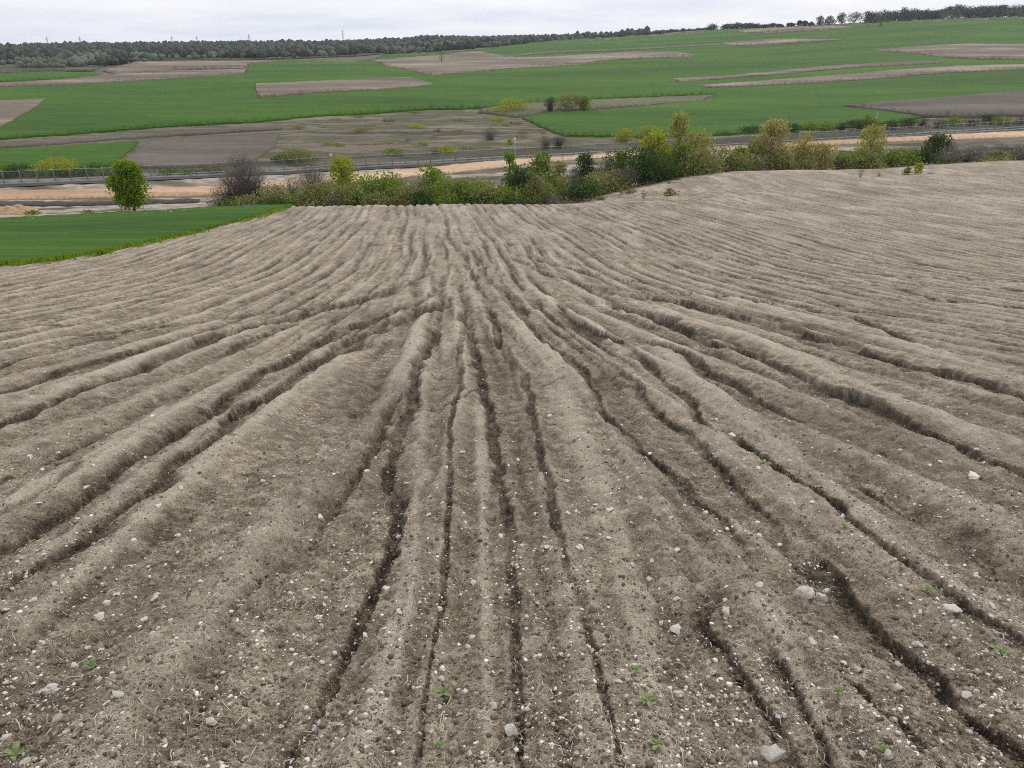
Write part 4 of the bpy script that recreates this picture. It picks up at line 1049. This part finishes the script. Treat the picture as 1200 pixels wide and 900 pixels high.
S = [(1143,557,16,'bright white angular stone beside the long right rill'),(942,694,24,'largest oblong pale stone of the pair right of the pit'),(966,694,17,'rounder pale stone right of the oblong one'),(850,721,15,'white stone lying inside the washed out pit'),
 (1112,721,18,'white lumpy stone below the right rill near the edge'),(903,887,28,'biggest cream stone at the bottom edge right of the middle'),(600,857,20,'cream knobbly stone on the middle ridge near the bottom'),(860,506,12,'pale stone at the head of a rill, right of the middle'),
 (375,603,10,'single white stone on the left gully side'),(58,797,16,'pale stone near the lower left corner'),(115,797,12,'pale stone just right of the lower left stone'),(792,730,15,'whitish stone left of the washed out pit'),
 (795,810,12,'small bright stone below the stone left of the pit'),(1053,807,13,'white wedge stone between the two lower right rills'),(887,697,14,'flat stone at the rim of the pit'),(972,680,13,'small stone just above the pale pair'),
 (145,833,12,0),(30,893,11,0),(5,857,10,0),(170,725,10,0),(115,718,13,0),(125,706,9,0),(180,702,9,0),(260,659,10,0),(248,848,11,0),(80,869,8,0),(192,868,9,0),(371,845,12,0),(338,769,8,0),(210,897,12,0),(67,836,11,0),
 (515,713,9,0),(468,722,9,0),(452,692,10,0),(553,742,9,0),(617,728,8,0),(680,646,12,0),(777,723,10,0),(725,801,9,0),(578,824,10,0),(539,831,8,0),(428,742,9,0),(575,893,9,0),(517,793,9,0),(681,873,9,0),(467,617,7,0),(743,783,9,0),
 (1004,788,11,0),(1132,814,12,0),(1020,825,9,0),(1047,841,9,0),(1040,889,10,0),(1009,886,9,0),(915,631,7,0),(835,813,8,0),(950,763,12,0),(1075,755,11,0),(713,601,8,0),(523,550,6,0),(68,528,6,0),(178,489,6,0),(101,570,7,0),(187,600,8,0),(115,629,7,0),(644,488,8,0),(715,600,7,0),(840,487,5,0),(1103,538,6,0),(1055,524,5,0),(1126,584,5,0)]
taken = []
for px, py, wp, lb in S:
    x, y, z = pix(px, py); r = wp*math.dist((x, y, z), (0, 0, EYE))/F/2*1.05
    put_stone(x, y, r, lb or 'small pale chalk stone lying on the eroded soil', None if lb else 'small chalk stones on the field'); taken.append((x, y))
def scatter(n, pmin, pmax, pw=1.):
    """points spread over the slope in front of the camera, denser the nearer they are"""
    P = []
    py = pmin + (pmax-pmin)*rng.random(n)**pw; px = rng.uniform(-140, 1340, n)
    D = DP(py); Y = EYE/(D - .295); X = (px-600)/F*(CP*Y + SP*D*Y)
    return X, Y
for _ in range(230):
    X, Y = scatter(1, 520, 905); x, y = float(X[0]), float(Y[0])
    ok = False
    r = min(.022, .5*random.uniform(5.5, 8.5)*math.hypot(y, EYE+.3*y)/F)
    px_, py_ = proj(x, y, -.295*y)
    if not (0 < px_ < 1200): x = x*.8
    put_stone(x, y, r, 'small pale chalk stone lying on the eroded soil', 'small chalk stones on the field')
def cloud(name, X, Y, rad, base, mat, label, flat=.7, sink=.2):
    Vb, Fb = base; n = len(X); z, w_ = ground_z(X, Y)
    nv = len(Vb); nz = 1 + .28*rng.normal(size=(n, nv, 1))*.8
    V = Vb[None]*np.clip(nz, .55, 1.5)*(rad[:, None, None]*np.stack([rng.uniform(.7, 1.3, n), rng.uniform(.7, 1.3, n), rng.uniform(.5, 1, n)*flat], 1)[:, None, :])
    a = rng.uniform(0, 6.28, n); ca, sa = np.cos(a)[:, None], np.sin(a)[:, None]
    Vx = V[..., 0]*ca - V[..., 1]*sa; Vy = V[..., 0]*sa + V[..., 1]*ca
    V = np.stack([Vx + X[:, None], Vy + Y[:, None], V[..., 2] + (z + rad*flat*sink)[:, None]], -1).reshape(-1, 3)
    Fq = (Fb[None] + (np.arange(n)*nv)[:, None, None]).reshape(-1, 3)
    o = mesh_np(name, V, Fq, mat, smooth=False); return tag(o, label, kind='stuff')
X, Y = scatter(26000, 400, 930, .8)
keep = gn(X*1.6, Y*.8, 140) + .6*gn(X*6, Y*5, 141) + rng.normal(size=len(X))*.3 > .02; X, Y = X[keep], Y[keep]
rad = .0013 + .0095*rng.random(len(X))**6 + .0013*Y*rng.random(len(X))**2.2
cloud('pebbles', X, Y, np.minimum(rad, .022), I1, STONE, 'scattered white chalk grit on the soil', .7, -.15)
X, Y = scatter(26000, 380, 930, .85)
rad = .003 + .010*rng.random(len(X))**4 + .0008*Y*rng.random(len(X))
cloud('soil_clods', X, Y, np.minimum(rad, .04), I1, CLOD, 'crumbs and clods of grey brown soil', .75, .1)
# straw
def straw():
    s = M('straw'); r = s.n('ShaderNodeNewGeometry').outputs['Random Per Island']
    s.l(s.ramp(r, [(0, (.20, .16, .11)), (.6, (.40, .34, .25)), (1, (.52, .46, .36))]), s.b.inputs['Base Color'])
    X, Y = scatter(5200, 430, 930, .8); keep = gn(X*.9+5, Y*.9, 150) + rng.normal(size=len(X))*.35 > .05; X, Y = X[keep], Y[keep]; n = len(X)
    z, _ = ground_z(X, Y); L = rng.uniform(.015, .055, n)*(1+.05*Y); a = rng.uniform(0, 6.28, n); wd = .0011 + .00022*Y
    V = []; b_ = rng.normal(0, .25, n)
    dx_, dy_ = np.cos(a), np.sin(a)
    zz = [z+.004, z+.012+.3*L*rng.random(n)**3, z+.004+.25*L*rng.random(n)**2]
    P = [np.stack([X+dx_*L*t - dy_*b_*L*(1-4*t*t), Y+dy_*L*t + dx_*b_*L*(1-4*t*t), h_], 1) for t, h_ in zip((-.5, 0, .5), zz)]
    sd = np.stack([-dy_*wd, dx_*wd, wd*.6], 1)
    V = np.stack([P[0]-sd, P[0]+sd, P[1]-sd, P[1]+sd, P[2]-sd, P[2]+sd], 1).reshape(-1, 3)
    k = np.arange(n)[:, None]*6; Fq = np.concatenate([k+np.array([0,1,3,2]), k+np.array([2,3,5,4])])
    tag(mesh_np('straw_litter', V, Fq, s.m), 'dry stubble bits and straw strewn over the soil', kind='stuff')
straw()
# seedlings
def seed_mat():
    s = M('seedling_leaf'); s.l(s.ramp(s.noise(60, 2), [(.3, (.13, .17, .06)), (.7, (.24, .28, .13))]), s.b.inputs['Base Color']); return s.m
SEED = seed_mat()
def seedling(x, y, r, label, group=None):
    z = float(ground_z(x, y)[0][0]); root = empty('seedling', (x, y, z)); tag(root, label, 'seedling', group)
    n = random.randint(5, 8)
    for i in range(n):
        a = 6.28*i/n + random.uniform(-.4, .4); L = r*random.uniform(.6, 1.15); w = L*.28; up = random.uniform(.25, .7)
        V = []; 
        for t in (0, .35, .7, 1.):
            c = np.array((math.cos(a)*L*t, math.sin(a)*L*t, L*up*math.sin(t*2.2) + .004)); ww = w*(math.sin(min(t, .95)*3.0)*.9 + .08); sd = np.array((-math.sin(a), math.cos(a), .1))*ww
            V += [c - sd, c, c + sd]
            V[-2] = V[-2] - np.array((0, 0, w*.25))
        Fq = [(3*j, 3*j+1, 3*j+4, 3*j+3) for j in range(3)] + [(3*j+1, 3*j+2, 3*j+5, 3*j+4) for j in range(3)]
        mesh_np('leaf', V, Fq, SEED, root, smooth=True)
for px, py, wp, lb in [(15,876,20,'yellow green seedling in the lower left corner'),(519,810,18,'light green seedling on the ridge left of the middle rill'),(757,828,20,'flat spreading green seedling right of the middle'),(770,880,18,'green seedling below the flat spreading one'),
 (1170,768,18,'pale green seedling at the right edge above a rill'),(1085,703,14,'small seedling in the right rill bed'),(981,818,14,'tiny yellowish seedling beside the lower right rill'),(1036,885,18,'green seedling at the bottom right'),(530,716,10,'tiny seedling above the ridge stones'),
 (515,870,12,'small olive seedling at the foot of the middle ridge'),(107,777,14,'faint grey green seedling at the lower left'),(745,787,12,'small seedling beside a pale stone right of the middle'),(988,623,9,'tiny seedling at the rill bend on the right'),(225,642,12,'yellowish seedling on the left slope'),(895,548,14,'faint weed on the floor of a right rill')]:
    x, y, z = pix(px, py); seedling(x, y, wp*math.dist((x, y, z), (0, 0, EYE))/F/2*1.1, lb)
for _ in range(8):
    X, Y = scatter(1, 560, 900); seedling(float(X[0])*.85, float(Y[0]), random.uniform(.008, .016), 'minute green sprout on the bare soil', 'minute sprouts on the soil')

# ragged grassy margin of the near wheat
def margin():
    E = [(0,312),(80,303),(150,290),(230,272),(300,254),(330,246),(350,240)]; P = [pix(*p, 30)[:2] for p in E]; n = 5200
    k = rng.integers(0, len(P)-1, n); f = rng.random(n); P = np.array(P); Q = P[k]*(1-f[:, None]) + P[k+1]*f[:, None]
    wob = gn(Q[:, 0]*.8, Q[:, 1]*.8, 160)*.7; keep = gn(Q[:, 0]*2.1, Q[:, 1]*2.1, 161) > -.25; Q = Q[keep]; wob = wob[keep]; n = len(Q)
    Q = Q + np.stack([wob + rng.normal(0, .28, n), wob*.3 - .15 + rng.normal(0, .28, n)], 1)
    z, _ = ground_z(Q[:, 0], Q[:, 1]); h = rng.uniform(.10, .34, n); a = rng.uniform(0, 6.28, n); w = .035
    s1 = np.stack([np.cos(a)*w, np.sin(a)*w, a*0], 1); b = np.column_stack([Q, z - .03]); t = b + np.column_stack([rng.normal(0, .07, (n, 2)), h])
    V = np.stack([b - s1, b + s1, t + s1*.25, t - s1*.25], 1).reshape(-1, 3)
    tag(mesh_np('grass', V, np.arange(4*n).reshape(-1, 4), LM['lone']), 'ragged grass blades along the border of the near wheat', kind='stuff')
margin()
# ------------------------------------------------------------------ haze
def haze():
    b = MB(); b.box((0, 1725, -40), (5600, 3600, 200)); m_ = bpy.data.materials.new('air'); m_.use_nodes = True; t = m_.node_tree; t.nodes.clear()
    o_ = t.nodes.new('ShaderNodeOutputMaterial'); v = t.nodes.new('ShaderNodeVolumePrincipled'); v.inputs['Color'].default_value = (.86, .91, 1, 1); v.inputs['Density'].default_value = .00008; v.inputs['Anisotropy'].default_value = .2
    t.links.new(v.outputs[0], o_.inputs['Volume']); o = b.build('haze', m_); tag(o, 'thin pale haze in the air over the valley', kind='stuff')
haze()
